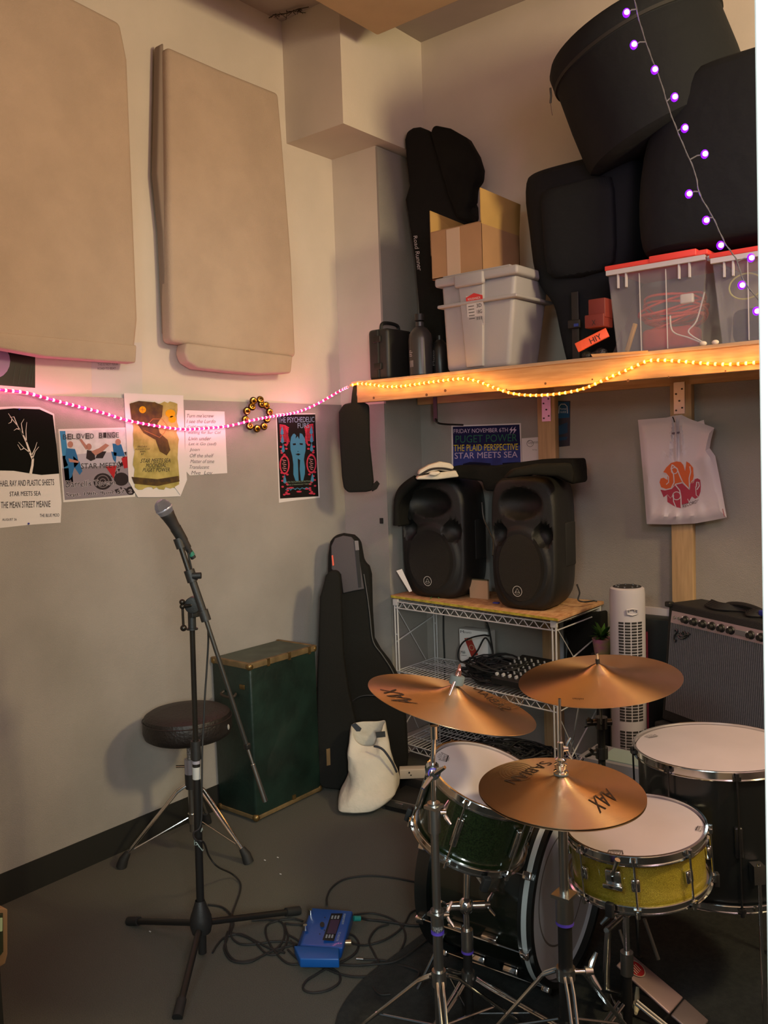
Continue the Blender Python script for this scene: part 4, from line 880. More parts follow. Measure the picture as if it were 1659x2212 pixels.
# jackets
r = thing('black_jacket', 'black jacket draped over both loudspeaker tops and down their left side', 'clothing', PD(1100, 1030, 3.75))
rows = [(990, 1205, 1238, 3.66, .05), (993, 1140, 1242, 3.68, .12), (1000, 1075, 1243, 3.72, .16), (1012, 1010, 1242, 3.76, .19), (1022, 985, 1243, 3.78, .19), (1031, 960, 1243, 3.78, .18)]
def sheetbag(poly, D, th, bev): # outline standing at depth, with true thickness
    O = PD(poly[0][0], poly[0][1], D); return slabbag(poly, O, -HF, th, bev)
prof = [(868, 1046), (892, 1030), (930, 1018), (990, 1005), (1050, 1008), (1110, 1000), (1170, 992), (1238, 991), (1241, 1010), (1243, 1040), (1236, 1047), (1200, 1030), (1160, 1022), (1120, 1030), (1080, 1040), (1068, 1062), (1046, 1060), (1040, 1040), (1000, 1034), (950, 1032), (905, 1038), (880, 1060), (868, 1085), (862, 1120), (866, 1136), (858, 1139), (850, 1118), (853, 1092), (848, 1080), (858, 1065)]
O = V(.95, 3.40, 1.4); Nj = V(.12, -1, 0)
m = slabbag(prof, O, Nj, .17); m.build('jacket_body', bagm, r, bevel=.018, seg=3)
rows = [(992, 1150, 1236, 3.58, .05), (1002, 1100, 1240, 3.60, .10), (1018, 1085, 1241, 3.60, .13), (1036, 1092, 1160, 3.60, .08)]
MB().prism([PD(x, y, 3.60) for x, y in ((1092, 1034), (1110, 1014), (1165, 1002), (1236, 1000), (1241, 1022), (1238, 1046), (1205, 1030), (1150, 1026))], HF*.10).build('sleeve_fold', bagm, r, bevel=.014)
MB().tube(spline([PD(x, y, D) for x, y, D in ((900, 1034, 4.12), (870, 1060, 4.16), (857, 1088, 4.18), (858, 1134, 4.2))], 6), [.020+.006*math.sin(i*.35) for i in range(19)], 12).build('hanging_sleeve', bagm, r)
r = thing('white_towel', 'cream folded cloth with black trim lying on the left loudspeaker', 'cloth', PD(950, 1030, 4.0))
for q, D in (([(903, 1026), (906, 1016), (928, 1004), (952, 997), (974, 1001), (982, 1010), (972, 1019), (948, 1016), (925, 1022)], 4.00), ([(899, 1036), (903, 1029), (940, 1022), (985, 1016), (992, 1030), (945, 1036)], 3.985), ([(926, 1026), (930, 1019), (950, 1018), (952, 1023), (940, 1028)], 3.96)):
    MB().prism([PD(x, y, D) for x, y in q], HF*.13).build('fold', canvas, r, bevel=.008)
MB().tube(spline([PD(x, y, 4.0) for x, y in ((905, 1028), (930, 1014), (958, 1012), (986, 1018))], 5), .006, 6).build('trim_band', ink, r)
# cords behind speakers
for pl, lab in (([(1041, 1085, 3.9), (1045, 1120, 3.9), (1058, 1150, 3.85), (1066, 1170, 3.8)], 'thin black cord sagging between the two loudspeakers'),
                ([(1246, 1262, 3.85), (1252, 1280, 3.85), (1249, 1296, 3.85), (1262, 1300, 3.84), (1276, 1299, 3.88), (1283, 1298, 3.9)], 'thin black cord curling off the rack top beside the fan')):
    o = MB().tube(spline([PD(*p) for p in pl] + ([PD(1290, 1299, 3.9)] if pl[0][0] > 1200 else [PD(1064, 1200, 3.75)]), 6), .0035, 6).build('loose_cable', blackp, loc=PD(*pl[0])); tag(o, lab, 'cable')
o = MB().tube(spline([FL(x, y, TOPZ+.004) for x, y in ((930, 1293), (936, 1286), (944, 1289), (948, 1292))], 5), .0025, 6).build('green_twist_tie', mat('tie_green', (.08, .2, .04), .6), loc=FL(938, 1290, TOPZ)); tag(o, 'little green twist of wire on the OSB top', 'wire')
o = MB().box(FL(1072, 1302, TOPZ+.003), (.03, .02, .006)).build('guitar_pick', mat('pick_blue', (.05, .05, .35), .5), loc=FL(1072, 1302, TOPZ), bevel=.002); tag(o, 'tiny blue plastic piece on the OSB top before the right loudspeaker', 'plastic piece')

# ------------------------------------------------------------------ rack contents
MZ = .4975
y0 = 3.60; bx0, bx1 = BW(992, 1360, y0).x, BW(1053, 1365, y0).x; bh = Z(bx0, y0, 1358)
r = thing('pedal_box', 'white effects pedal carton with a red pedal picture on the middle wire shelf', 'box', ((bx0+bx1)/2, y0+.04, MZ))
bz = Z(bx0, y0, 1418)
MB().bb((bx0, y0, MZ), (bx1, y0+.07, bh)).build('carton', mat('carton_white', (.80, .81, .80), .6), r, bevel=.001)
CS = lambda u, v, h: V(bx0+u*(bx1-bx0), y0-h-.0005, bh-v*(bh-bz))
d = DC(CS); d.poly([(.18, .32), (.42, .26), (.66, .84), (.42, .96)], .001); d.build('pedal_picture', mat('pic_red', (.32, .03, .02), .6), r)
d = DC(CS); [d.disc(.26+.085*k, .36-.02*k, .035, .045, .002) for k in range(3)]; d.ringd(.44, .62, .08, .02, .002, 20, .09); d.build('knob_picture', M_('pic_pale', 'b5a080'), r)
d = DC(CS); d.text('M', [(.05, .05), (.17, .04), (.17, .13), (.05, .14)], .001); d.text('DYNAMICS', [(.17, .08), (.44, .06), (.44, .12), (.17, .14)], .001); d.text('M66', [(.04, .78), (.2, .75), (.2, .87), (.04, .9)], .001); d.text('COMPRESSOR', [(.05, .93), (.25, .91), (.25, .95), (.05, .97)], .001); d.build('lettering', ink, r)
# mixer
r = thing('audio_mixer', 'black audio mixer with rows of grey knobs on the middle wire shelf', 'audio mixer', (1.10, 3.40, MZ))
MX, MY = V(.99, -.10, 0).normalized(), V(.10, .97, .22).normalized(); MN = MX.cross(MY)
mc = V(1.13, 3.43, MZ+.07)
MB().box(mc, (.32, .26, .035), (MX, MY, MN)).build('mixer_body', blackp, r, bevel=.006)
MB().box(mc-MN*.035+MY*.04, (.30, .17, .05), (MX, MY, MN)).build('mixer_base', blackp, r, bevel=.004)
kg = mat('knob_grey', (.33, .34, .36), .5)
for i in range(8):
    for j in range(6):
        p = mc + MX*(-.14+i*.036) + MY*(-.10+j*.035) + MN*.018
        if j == 0: MB().box(p+MN*.005, (.009, .016, .012), (MX, MY, MN)).build('fader_cap', mat('knob_white', (.6, .6, .6), .5), r)
        else: MB().cyl(p, p+MN*.012, .0055, .0045, 10).build('knob', kg, r)
# cable heap mid + low
def heap(name, label, cx_, cy_, z, rx, ry, h, n, seed, r_=.0042, mt=None):
    rnd = random.Random(seed); m = MB()
    for k in range(n):
        a = rnd.uniform(.35, 1)*rx; b_ = rnd.uniform(.35, 1)*ry; ox, oy = rnd.uniform(-.25, .25)*rx, rnd.uniform(-.25, .25)*ry; ph = rnd.uniform(0, 6); zz = z+.006+h*k/n*rnd.uniform(.4, 1)
        m.tube([(cx_+ox+a*math.cos(2*PI*i/22), cy_+oy+b_*math.sin(2*PI*i/22), zz+.012*math.sin(3*2*PI*i/22+ph)+.006) for i in range(22)], r_, 6, True)
    r = thing(name, label, 'cables', (cx_, cy_, z)); m.build('cable_loops', mt or rubber, r); return r
heap('cable_heap', 'heap of coiled black cables behind the mixer on the middle wire shelf', .93, 3.47, MZ, .21, .13, .11, 44, 3)
heap('cable_heap', 'flat tangle of black cables on the bottom wire shelf', 1.02, 3.46, .13, .24, .15, .05, 18, 5)
ch = spline([BW(x, y, 3.55) for x, y in ((1052, 1350), (1058, 1372), (1045, 1372), (1020, 1377), (1000, 1388), (990, 1408), (992, 1426), (1008, 1430), (1030, 1408), (1048, 1378), (1062, 1400), (1066, 1425))], 6)
o = MB().tube(ch, .0042, 6).build('patch_cable', rubber, loc=BW(1020, 1425, 3.55)); tag(o, 'black patch cable looped in front of the white pedal carton', 'cable')
for pl, lab in (([(958, 1305), (958, 1370), (960, 1420), (962, 1560), (966, 1690)], 'black cord dropping down the back wall at the left of the rack'), ([(1048, 1335), (1056, 1358), (1062, 1390), (1066, 1420)], 'black cord dropping to the cable heap beside the pedal carton')):
    o = MB().tube(spline([BW(x, y, 3.722 if '958' in str(pl) else 3.6) for x, y in pl], 5), .0045, 6).build('loose_cable', rubber, loc=BW(pl[-1][0], pl[-1][1], 3.70)); tag(o, lab, 'cable')
# bits right of the rack
r = thing('dark_coat', 'dark shaggy black bundle hanging behind the right end of the rack', 'clothing', BW(1248, 1400, 3.70))
MB().prism([BW(x, y, 3.62) for x, y in ((1220, 1345), (1262, 1328), (1300, 1322), (1302, 1400), (1296, 1500), (1225, 1500), (1222, 1420), (1226, 1390), (1218, 1368))], (0, .07, 0)).build('coat_body', bagm, r, bevel=.012)
o = MB().box(BW(1214, 1400, 3.70), (.022, .01, .55)).build('pale_board', mat('pale_blue', (.40, .45, .48), .8), loc=(BW(1214, 1400, 3.70).x, 3.70, .3)); tag(o, 'narrow pale board upright behind the right rack leg', 'board')
pc_ = V(BW(1285, 1400, 3.60).x+.055, 3.56, 0)
r = thing('potted_plant', 'small green plant in a pink and yellow pot behind the rack end', 'plant', (pc_.x, pc_.y, .64))
pz = Z(pc_.x, pc_.y, 1412)
MB().lathe([(0, 0), (.035, 0), (.045, .07), (.04, .07), (.036, .06), (0, .06)], (pc_.x, pc_.y, pz)).build('pot', mat('pot_pink', (.40, .13, .22), .5, col2=(.35, .35, .05), vscale=14), r)
m = MB(); rl = random.Random(4)
for k in range(46):
    a = rl.uniform(0, 6.28); L_ = rl.uniform(.03, .07); b0_ = V(pc_.x, pc_.y, pz+.06); tip = b0_+V(math.cos(a)*L_*.9, math.sin(a)*L_*.9, rl.uniform(.01, .085)); sd = V(-math.sin(a), math.cos(a), 0)*.009; md_ = (b0_+tip)/2+V(0, 0, .012)
    m.add([b0_, md_+sd, tip, md_-sd], [(0, 1, 2, 3)])
m.build('leaves', mat('leaf', (.05, .14, .015), .6), r)
o = MB().cyl((pc_.x, pc_.y, .50), (pc_.x, pc_.y, pz), .05, n=24).build('plant_stand', mat('stand_dark', (.03, .03, .03), .6), loc=(pc_.x, pc_.y, .5)); o.location.z = o.location.z; tag(o, 'dark round stool top under the small potted plant', 'stand')
MB().cyl((pc_.x, pc_.y, 0), (pc_.x, pc_.y, .50), .03, n=16).build('stand_stem', mat('stand_dark', (.03, .03, .03), .6), o)
o = MB().lathe([(0, 0), (.055, 0), (.055, .006), (0, .006)], BW(1283, 1355, 3.70), (0, -1, 0), 28).build('white_disc', mat('disc_white', (.45, .47, .48), .5), loc=BW(1283, 1355, 3.70)); tag(o, 'white round plate hanging behind the small plant', 'plate')
# tower fan
fc = V(BW(1348, 1400, 3.40).x, 3.44, 0); ftz = Z(fc.x, 3.44, 1266)
r = thing('tower_fan', 'white tower fan with slotted grille standing right of the rack', 'fan', fc)
MB().lathe([(0, 0), (.125, 0), (.128, .012), (.10, .028), (0, .03)], fc, n=40).build('base', whitep, r)
MB().lathe([(0, .03), (.062, .03), (.072, .06), (.073, ftz-.03), (.070, ftz-.008), (.060, ftz-.002), (0, ftz-.004)], fc, n=48).build('housing', whitep, r)
MB().lathe([(0, ftz), (.058, ftz), (.062, ftz-.006), (.062, ftz-.012), (0, ftz-.012)], fc, n=40).build('top_panel', blackp, r)
th0 = math.atan2(CAM.y-fc.y, CAM.x-fc.x)
def onf(a, z, h): return fc+V(math.cos(a)*(.0732+h), math.sin(a)*(.0732+h), z)
m = MB(); hz = ftz-.145
rows_ = [hz-k*.0125 for k in range(int((hz-.12)/.0125))]
for k, z in enumerate(rows_):
    if .40 < z < .44 or z < .26: continue
    for j in range(4):
        a0 = th0+.62-.02 - j*.37 - .36; a1 = a0+.30
        a0 += .35; a1 += .35
        vs = [onf(a0+(a1-a0)*i/4, z+dz, .0008) for dz in (-.0042, .0042) for i in range(5)]
        m.add(vs, [(i, i+1, 6+i, 5+i) for i in range(4)])
m.build('grille_slots', mat('slot_dark', (.02, .018, .018), .8), r)
m = MB(); a = th0+.25; m.tube([onf(a-.28, ftz-.105, .004), onf(a-.28, ftz-.088, .006), onf(a+.0, ftz-.083, .007), onf(a+.28, ftz-.088, .006), onf(a+.28, ftz-.105, .004), onf(a, ftz-.11, .004)], .004, 6, True); m.build('control_recess', whitep, r)
m = MB(); [m.sph(onf(a-.15+.3*k, ftz-.092, .004), .004, 8) for k in range(2)]; m.build('control_button', chrome, r)
m = MB(); [m.cyl(fc+V(math.cos(q)*.045, math.sin(q)*.045, ftz), fc+V(math.cos(q)*.045, math.sin(q)*.045, ftz+.004), .005, n=8) for q in [k*.7 for k in range(9)]]; m.build('top_button', steel, r)
bxp = PD(1318, 1700, 3.25); bzt = Z(bxp.x, bxp.y, 1648)
r = thing('paper_carton', 'pale lavender carton with printed sheet standing on the floor before the tower fan', 'box', (bxp.x, bxp.y+.08, 0))
MB().bb((bxp.x-.13, bxp.y, .001), (bxp.x+.14, bxp.y+.17, bzt)).build('carton', mat('carton_lavender', (.20, .20, .24), .7), r, bevel=.002)
d = DC(lambda x, y, h: V(bxp.x+x, bxp.y-h, bzt-y)); [d.stroke([(-.10, .03+k*.018), (.02+.03*(k % 3), .03+k*.018)], .004, .001) for k in range(6)]; d.build('printed_lines', inkg, r)
MB().bb((bxp.x-.05, bxp.y+.02, bzt), (bxp.x+.12, bxp.y+.15, bzt+.004)).build('sheet', mat('sheet_teal', (.25, .33, .33), .7), r, smooth=0)
# red/pale stripes object behind amp
r = thing('striped_case', 'dark upright case with two pink-red stripes behind the fan and amplifier', 'case', (BW(1400, 1500, 3.66).x, 3.62, 0))
xa_, xb_ = BW(1383, 1400, 3.62).x, BW(1432, 1400, 3.62).x
MB().bb((xa_, 3.60, .0), (xb_+.06, 3.69, Z(xa_, 3.62, 1332))).build('case_body', mat('case_dark', (.012, .016, .016), .6), r, bevel=.005)
for k in (0, 1): MB().bb((xa_+.020+k*.016, 3.597, .3), (xa_+.028+k*.016, 3.600, .78)).build('stripe', mat('stripe_red', (.35, .05, .08), .6), r)

# ------------------------------------------------------------------ amplifier on cabinet
AZ = .94; Lp, Rp = FL(1426, 1304, AZ), FL(1640, 1350, AZ); ex = (Rp-Lp).normalized(); ey = V(-ex.y, ex.x, 0); ez = V(0, 0, 1)
AW = .66; AB = .455
def AM(u, v, w_): return Lp + ex*u + ey*v + V(0, 0, w_-AZ)
r = thing('guitar_amplifier', 'black guitar amplifier with silver knob strip and grey-blue grille', 'amplifier', AM(AW/2, .12, AB))
m = MB(); f = .022
m.hexa([AM(0, 0, AB), AM(AW, 0, AB), AM(AW, .24, AB), AM(0, .24, AB), AM(0, .045, AZ), AM(AW, .045, AZ), AM(AW, .22, AZ), AM(0, .22, AZ)])
m.build('cabinet', mat('tolex', (.012, .013, .014), .6, bump=.5, bscale=350), r, bevel=.008)
fy = lambda z: (z-AB)/(AZ-AB)*.045
FA = lambda u, z, h: AM(u, fy(z)-h, z)
zs = AZ-.030; zp_ = AZ-.078
m = MB().hexa([FA(f, AB+.045, .003), FA(AW-f, AB+.045, .003), FA(AW-f, AB+.045, -.01), FA(f, AB+.045, -.01), FA(f, zp_, .003), FA(AW-f, zp_, .003), FA(AW-f, zp_, -.01), FA(f, zp_, -.01)])
gm = mat('grille_cloth', (.14, .155, .17), .8, col2=(.22, .235, .25), vscale=90, stretch=(9, 9, .6), bump=.5, bscale=500)
m.build('grille', gm, r)
m = MB()
for k in range(1, 62): u = f+(AW-2*f)*k/62; m.tube([FA(u, AB+.046, .0032), FA(u, zp_-.001, .0032)], .0012, 4)
m.build('grille_thread', mat('grille_line', (.055, .06, .07), .8), r)
m = MB().hexa([FA(f, zp_, .004), FA(AW-f, zp_, .004), FA(AW-f, zp_, -.01), FA(f, zp_, -.01), FA(f, zs, .0), FA(AW-f, zs, .0), FA(AW-f, zs, -.02), FA(f, zs, -.02)])
m.build('control_panel', mat('panel_silver', (.42, .33, .34), .45, .3), r)
nn = (V(0, 0, 1).cross(ex)*-1).normalized(); nn = -ey
for k in range(2): c = FA(f+.022+k*.026, (zs+zp_)/2, .003); MB().cyl(c, c+nn*.006, .006, n=14).build('input_jack', steel, r)
for k in range(11):
    if k == 6: continue
    c = FA(f+.085+k*.048, (zs+zp_)/2, .003)
    kb = MB().cyl(c, c+nn*.006, .017, .015, 20).cyl(c+nn*.006, c+nn*.020, .011, .010, 16).build('knob', blackp, r); 
    MB().sph(c+nn*.006-ex*.013+V(0, 0, .010), .0035, 8).build('knob_marker', whitep, kb)
MB().box(FA(f+.085+6*.048, (zs+zp_)/2, .006), (.05, .006, .018), (ex, ey, ez)).build('switch_plate', mat('plate_grey', (.2, .2, .2), .5), r)
# script badge
B = lambda x, y, h: FA(f+.03+x*.001, zp_-.02-y*.001, .006+h)
m = MB()
for q in ([(0, 8), (6, 2), (14, 6), (10, 14), (2, 20), (0, 34), (8, 40), (12, 34)], [(12, 20), (30, 16), (50, 18), (70, 10), (86, 6)], [(44, 6), (52, 2), (60, 10), (54, 20), (46, 16), (44, 6)], [(62, 14), (70, 4), (78, 6), (74, 16)], [(20, 20), (34, 26), (50, 24), (66, 18)], [(24, 14), (32, 10), (40, 18)]):
    m.tube(spline([B(x, y*1.3, 0) for x, y in q], 5), .0036, 6)
m.build('script_badge', mat('badge_dark', (.10, .11, .12), .25, .9), r)
MB().tube(spline([AM(.23, .12, AZ), AM(.25, .12, AZ+.022), AM(.33, .12, AZ+.032), AM(.41, .12, AZ+.022), AM(.43, .12, AZ)], 6), .010, 8).build('carry_handle', rubber, r)
for u in (.22, .44): MB().box(AM(u, .12, AZ+.003), (.03, .03, .006), (ex, ey, ez)).build('handle_cap', chromed, r, bevel=.002)
for u, v in ((.004, .045), (AW-.004, .045)): MB().box(AM(u, v, AZ-.006), (.03, .03, .022), (ex, ey, ez)).build('corner_cap', blackm, r, bevel=.006)
for pl, lab, mt in (([(.16, .10), (.24, .08), (.33, .13), (.40, .08), (.46, .14)], 'black pouch-like cable bundle lying on top of the amplifier', rubber),):
    r_ = thing('cable_bundle', lab, 'cables', AM(.3, .1, AZ)); m = MB()
    for k in range(5): m.tube(spline([AM(u, v+k*.008-.01, AZ+.008+k*.004) for u, v in pl], 5), .006, 6)
    m.build('bundle', mt, r_); MB().box(AM(.44, .10, AZ+.02), (.03, .02, .02), (ex, ey, ez)).build('blue_plug', mat('plug_blue', (.02, .03, .25), .5), r_, bevel=.004)
o = MB().cyl(AM(.50, .12, AZ+.012), AM(.62, .10, AZ+.012), .010, n=12).build('pedal_tube', mat('olive_metal', (.16, .14, .06), .4, .6), loc=AM(.5, .12, AZ)); tag(o, 'small brassy cylinder lying on the right of the amplifier top', 'tube')
# cabinet under
r = thing('speaker_cabinet', 'black speaker cabinet on the floor carrying the guitar amplifier', 'amplifier', AM(AW/2, .12, 0))
MB().hexa([AM(.0, -.04, .012), AM(AW+.03, -.04, .012), AM(AW+.03, .26, .012), AM(.0, .26, .012), AM(.0, -.04, AB-.002), AM(AW+.03, -.04, AB-.002), AM(AW+.03, .26, AB-.002), AM(.0, .26, AB-.002)]).build('cabinet', mat('tolex', (.012, .013, .014)), r, bevel=.008)
MB().hexa([AM(.0, -.044, .05), AM(AW, -.044, .05), AM(AW, -.03, .05), AM(0, -.03, .05), AM(.0, -.044, AB-.04), AM(AW, -.044, AB-.04), AM(AW, -.03, AB-.04), AM(0, -.03, AB-.04)]).build('grille', grillm, r)
MB().box(AM(.015, -.046, AB-.06), (.016, .004, .04), (ex, ey, ez)).build('pale_latch', mat('latch_grey', (.16, .18, .18), .5), r)
for u in (.02, AW-.02):
    for v in (0, .22): MB().cyl(AM(u, v, 0), AM(u, v, .013), .015, n=12).build('foot', rubber, r)

# ================================================================== FLOOR RUG
rp = [FL(700, 2290), FL(735, 2185), FL(790, 2115), FL(860, 2062), FL(935, 2003), V(1.36, 2.62, 0), V(2.2, 3.0, 0), V(3.3, 3.0, 0), V(3.4, .8, 0), V(1.9, .8, 0)]
rg = spline(rp, 6, True)
tag(MB().prism([p+V(0, 0, .001) for p in rg], (0, 0, .007)).build('rug', rugm, loc=(2.2, 2, .001), smooth=0), 'dark rug on the carpet under the whole drum kit', 'rug')
FZ = .0085

# ================================================================== DRUMS (built upright at the origin, then turned)
def place(r, c, n, spin=0):
    n = V(n).normalized(); r.rotation_mode = 'QUATERNION'
    q = V(0, 0, 1).rotation_difference(n); r.rotation_quaternion = q @ Matrix.Rotation(spin, 3, 'Z').to_quaternion(); r.location = c
def hoop(m, R, z0, h, lip=.006):
    return m.lathe([(R+.001, z0), (R+.008, z0), (R+.009, z0+.002), (R+.004, z0+.004), (R+.004, z0+h-.004), (R+.008, z0+h-.002), (R+.007, z0+h), (R+.001, z0+h)], n=72, closed=True)
def drum(name, label, c, n, R, dep, shell, nl, spin=0, lug='long', bottom=True, cat='drum', hoopm=None, lugm=None, crown=None):
    """origin at batter rim centre, shell hangs below"""
    r = thing(name, label, cat, (0, 0, 0), local=True); lugm = lugm or chrome
    MB().lathe([(R-.012, -dep+.01), (R-.006, -dep+.008), (R-.006, -.022), (R-.012, -.018)], n=96).build('shell', shell, r)
    MB().lathe([(0, -.006), (R-.012, -.006), (R-.004, -.007), (R, -.012)], n=72).build('drum_head', headm, r)
    hoop(MB(), R, -.026, .026).build('hoop', hoopm or chrome, r)
    if bottom:
        MB().lathe([(0, -dep+.004), (R-.012, -dep+.004), (R, -dep+.010)], n=72).build('bottom_head', headm, r)
        hoop(MB(), R, -dep, .022).build('bottom_hoop', hoopm or chrome, r)
    for k in range(nl):
        a = 2*PI*k/nl+.2; ca, sa = math.cos(a), math.sin(a); P = lambda rr, z: V(ca*rr, sa*rr, z); fr = (V(ca, sa, 0), V(-sa, ca, 0), V(0, 0, 1))
        rodm = MB()
        rodm.cyl(P(R+.012, -.002), P(R+.012, -.020), .0055, n=10).box(P(R+.009, -.016), (.014, .018, .010), fr)
        if bottom: rodm.cyl(P(R+.012, -dep-.004), P(R+.012, -dep+.014), .0055, n=10).box(P(R+.009, -dep+.012), (.014, .018, .010), fr)
        rodm.cyl(P(R+.010, -.010), P(R+.010, -dep+.010), .0028, n=8)
        rd = rodm.build('tension_rod', lugm, r)
        lm = MB()
        if lug == 'long': lm.box(P(R+.002, -dep/2), (.016, .020, dep*.42), fr)
        else:
            lm.box(P(R+.001, -dep*.5), (.014, .022, dep*.22), fr)
        lm.build('lug', lugm, r, bevel=.005, seg=3)
    place(r, c, n, spin)
    return r
def crown_logo(parent, cx, cy, s, rot, z=-.0045, word='REMO', m=ink):
    c_, s_ = math.cos(rot), math.sin(rot)
    f = lambda x, y, h: V(cx+(x*c_-y*s_)*s, cy+(x*s_+y*c_)*s, z+h*.3)
    d = DC(f)
    d.stroke([(-1, 0), (-1.15, 1.2), (-.72, .85), (-.5, 1.5), (-.2, .85), (0, 1.6), (.2, .85), (.5, 1.5), (.72, .85), (1.15, 1.2), (1, 0)], .15, .001, True)
    d.stroke([(-.95, .12), (.95, .12)], .06, .001); d.text(word, [(-.85, .68), (.85, .68), (.85, .22), (-.85, .22)], .001)
    d.text('WEATHER KING', [(-.6, -.12), (.6, -.12), (.6, -.28), (-.6, -.28)], .001)
    return d.build('crown_logo', m, parent)
def inv(r, p): # world -> local
    return Matrix.LocRotScale(r.location, r.rotation_quaternion, None).inverted() @ V(p)
def logo_at(r, px, py, s, updir=None, toward=None, **k):
    n = r.rotation_quaternion @ V(0, 0, 1); w_ = PL(px, py, r.location-n*.006, n); l = inv(r, w_)
    w2 = PL(toward[0], toward[1], r.location-n*.006, n); l2 = inv(r, w2); a = math.atan2(l2.y-l.y, l2.x-l.x)-PI/2
    return crown_logo(r, l.x, l.y, s, a, **k)
# snare
snare = drum('snare_drum', 'snare drum with gold sparkle shell and white head, under the hi-hats', (2.1622, 2.0877, .6177), (-.046, -.069, 1), .174, .150, gold, 8, spin=.18, lug='short')
logo_at(snare, 1330, 1838, .016, toward=(1328, 1870)); logo_at(snare, 1505, 1790, .012, toward=(1525, 1793))
# snare strainer: throw-off facing the camera
def side_box(r, px, py, R, sx, sy, sz, name, m, bev=.003):
    n = r.rotation_quaternion @ V(0, 0, 1); l = inv(r, PL(px, py, r.location - n*.05 + (CAM-r.location).normalized()*R, (CAM-r.location).normalized()))
    a = math.atan2(l.y, l.x); fr = (V(math.cos(a), math.sin(a), 0), V(-math.sin(a), math.cos(a), 0), V(0, 0, 1))
    return MB().box(V(math.cos(a)*(R+sx/2), math.sin(a)*(R+sx/2), l.z), (sx, sy, sz), fr).build(name, m, r, bevel=bev), a, l.z
_, a, zz = side_box(snare, 1318, 1905, .168, .018, .040, .040, 'strainer', chrome, .005)
fr = (V(math.cos(a), math.sin(a), 0), V(-math.sin(a), math.cos(a), 0), V(0, 0, 1))
MB().box(fr[0]*.186+V(0, 0, zz-.020), (.016, .050, .012), fr).build('strainer_foot', chrome, snare, bevel=.003)
MB().tube([fr[0]*.186+V(0, 0, zz+.01), fr[0]*.196+fr[1]*.010+V(0, 0, zz+.03), fr[0]*.198+fr[1]*.022+V(0, 0, zz+.058)], [.006, .005, .007], 8).build('throw_lever', chrome, snare)
# rack tom
tomn = V(.366, .043, 1).normalized()
tom = drum('rack_tom', 'dark green sparkle tom tilted on a stand, under the left crash cymbal', (1.8303, 1.9162, .7288), tomn, .155, .200, dgreen, 6, spin=.55)
logo_at(tom, 966, 1640, .018, toward=(950, 1634))
# floor tom
ftc = PD(1543.9, 1608.6, 2.5)
ft = drum('floor_tom', 'large black floor tom with pinkish white head, cut by the door edge', ftc, (-.034, .005, 1), .222, .385, shellb, 8, spin=.35, lug='short', lugm=mat('dark_lug', (.05, .05, .05), .35, .8))
logo_at(ft, 1412, 1593, .016, toward=(1395, 1586), m=inkg)
for k in range(3):
    a = 2*PI*k/3+.9; P = V(math.cos(a), math.sin(a), 0)
    lg = MB().cyl(P*.245+V(0, 0, -.24), P*.245+V(0, 0, -ftc.z+.03), .0055, n=10).box(P*.236+V(0, 0, -.27), (.03, .03, .05), (P, V(-P.y, P.x, 0), V(0, 0, 1))).build('floor_leg', chrome, ft)
    MB().cyl(P*.245+V(0, 0, -ftc.z+.04), P*.245+V(0, 0, -ftc.z+FZ+.003), .011, .013, n=12).build('rubber_foot', rubber, lg)
# stain on the floor-tom head
n_ = ft.rotation_quaternion @ V(0, 0, 1)
# bass drum, axis along +x (batter to the right)
BR_ = .262; bdc = V(1.895, 2.235, FZ+BR_+.024)
bd = thing('bass_drum', 'black bass drum lying on its side with a pale stripe on the hoop', 'drum', (0, 0, 0), local=True)
BL = .37
MB().lathe([(BR_-.014, -BL+.02), (BR_-.012, -.02)], n=96).build('shell', mat('shell_dark', (.006, .008, .005), .25, coat=.5), bd)
for z, nm in ((-.035, 'hoop'), (-BL, 'front_hoop')):
    hp = MB().lathe([(BR_-.010, z), (BR_+.008, z), (BR_+.008, z+.042), (BR_-.010, z+.042)], n=96, closed=True).build(nm, shellb, bd)
    if nm == 'hoop': MB().lathe([(BR_+.0082, z+.012), (BR_+.0092, z+.013), (BR_+.0092, z+.027), (BR_+.0082, z+.028)], n=96).build('hoop_stripe', mat('stripe_pale', (.42, .46, .47), .5), hp)
MB().lathe([(0, -.020), (BR_-.02, -.020), (BR_-.011, -.012)], n=72).build('drum_head', mat('bass_head', (.46, .48, .54), .5), bd)
MB().lathe([(.16, -.0195), (.163, -.0185), (.166, -.0195)], n=72).build('head_ring', inkg, bd)
MB().lathe([(0, -BL+.015), (BR_-.011, -BL+.010)], n=72).build('front_head', mat('bass_front', (.02, .02, .02), .4), bd)
for k in range(8):
    a = 2*PI*k/8+.32; P = V(math.cos(a), math.sin(a), 0); fr = (P, V(-P.y, P.x, 0), V(0, 0, 1))
    MB().cyl(P*(BR_+.012)+V(0, 0, -BL+.01), P*(BR_+.012)+V(0, 0, -.005), .003, n=8).build('tension_rod', chrome, bd)
    for z in (-.014, -BL+.016): MB().box(P*(BR_+.014)+V(0, 0, z), (.020, .022, .026), fr).build('claw', chrome, bd, bevel=.004)
    for z in (-.13, -BL+.13): MB().box(P*(BR_-.002)+V(0, 0, z), (.022, .018, .05), fr).build('lug', chrome, bd, bevel=.005)
place(bd, bdc, (1, .06, 0))
for s_ in (-1, 1):
    l0 = inv(bd, V(1.62, 2.235+s_*.20, .22)); l1 = inv(bd, V(1.55, 2.235+s_*.30, FZ+.004)); MB().cyl(l0, l1, .005, n=8).build('spur', chrome, bd)

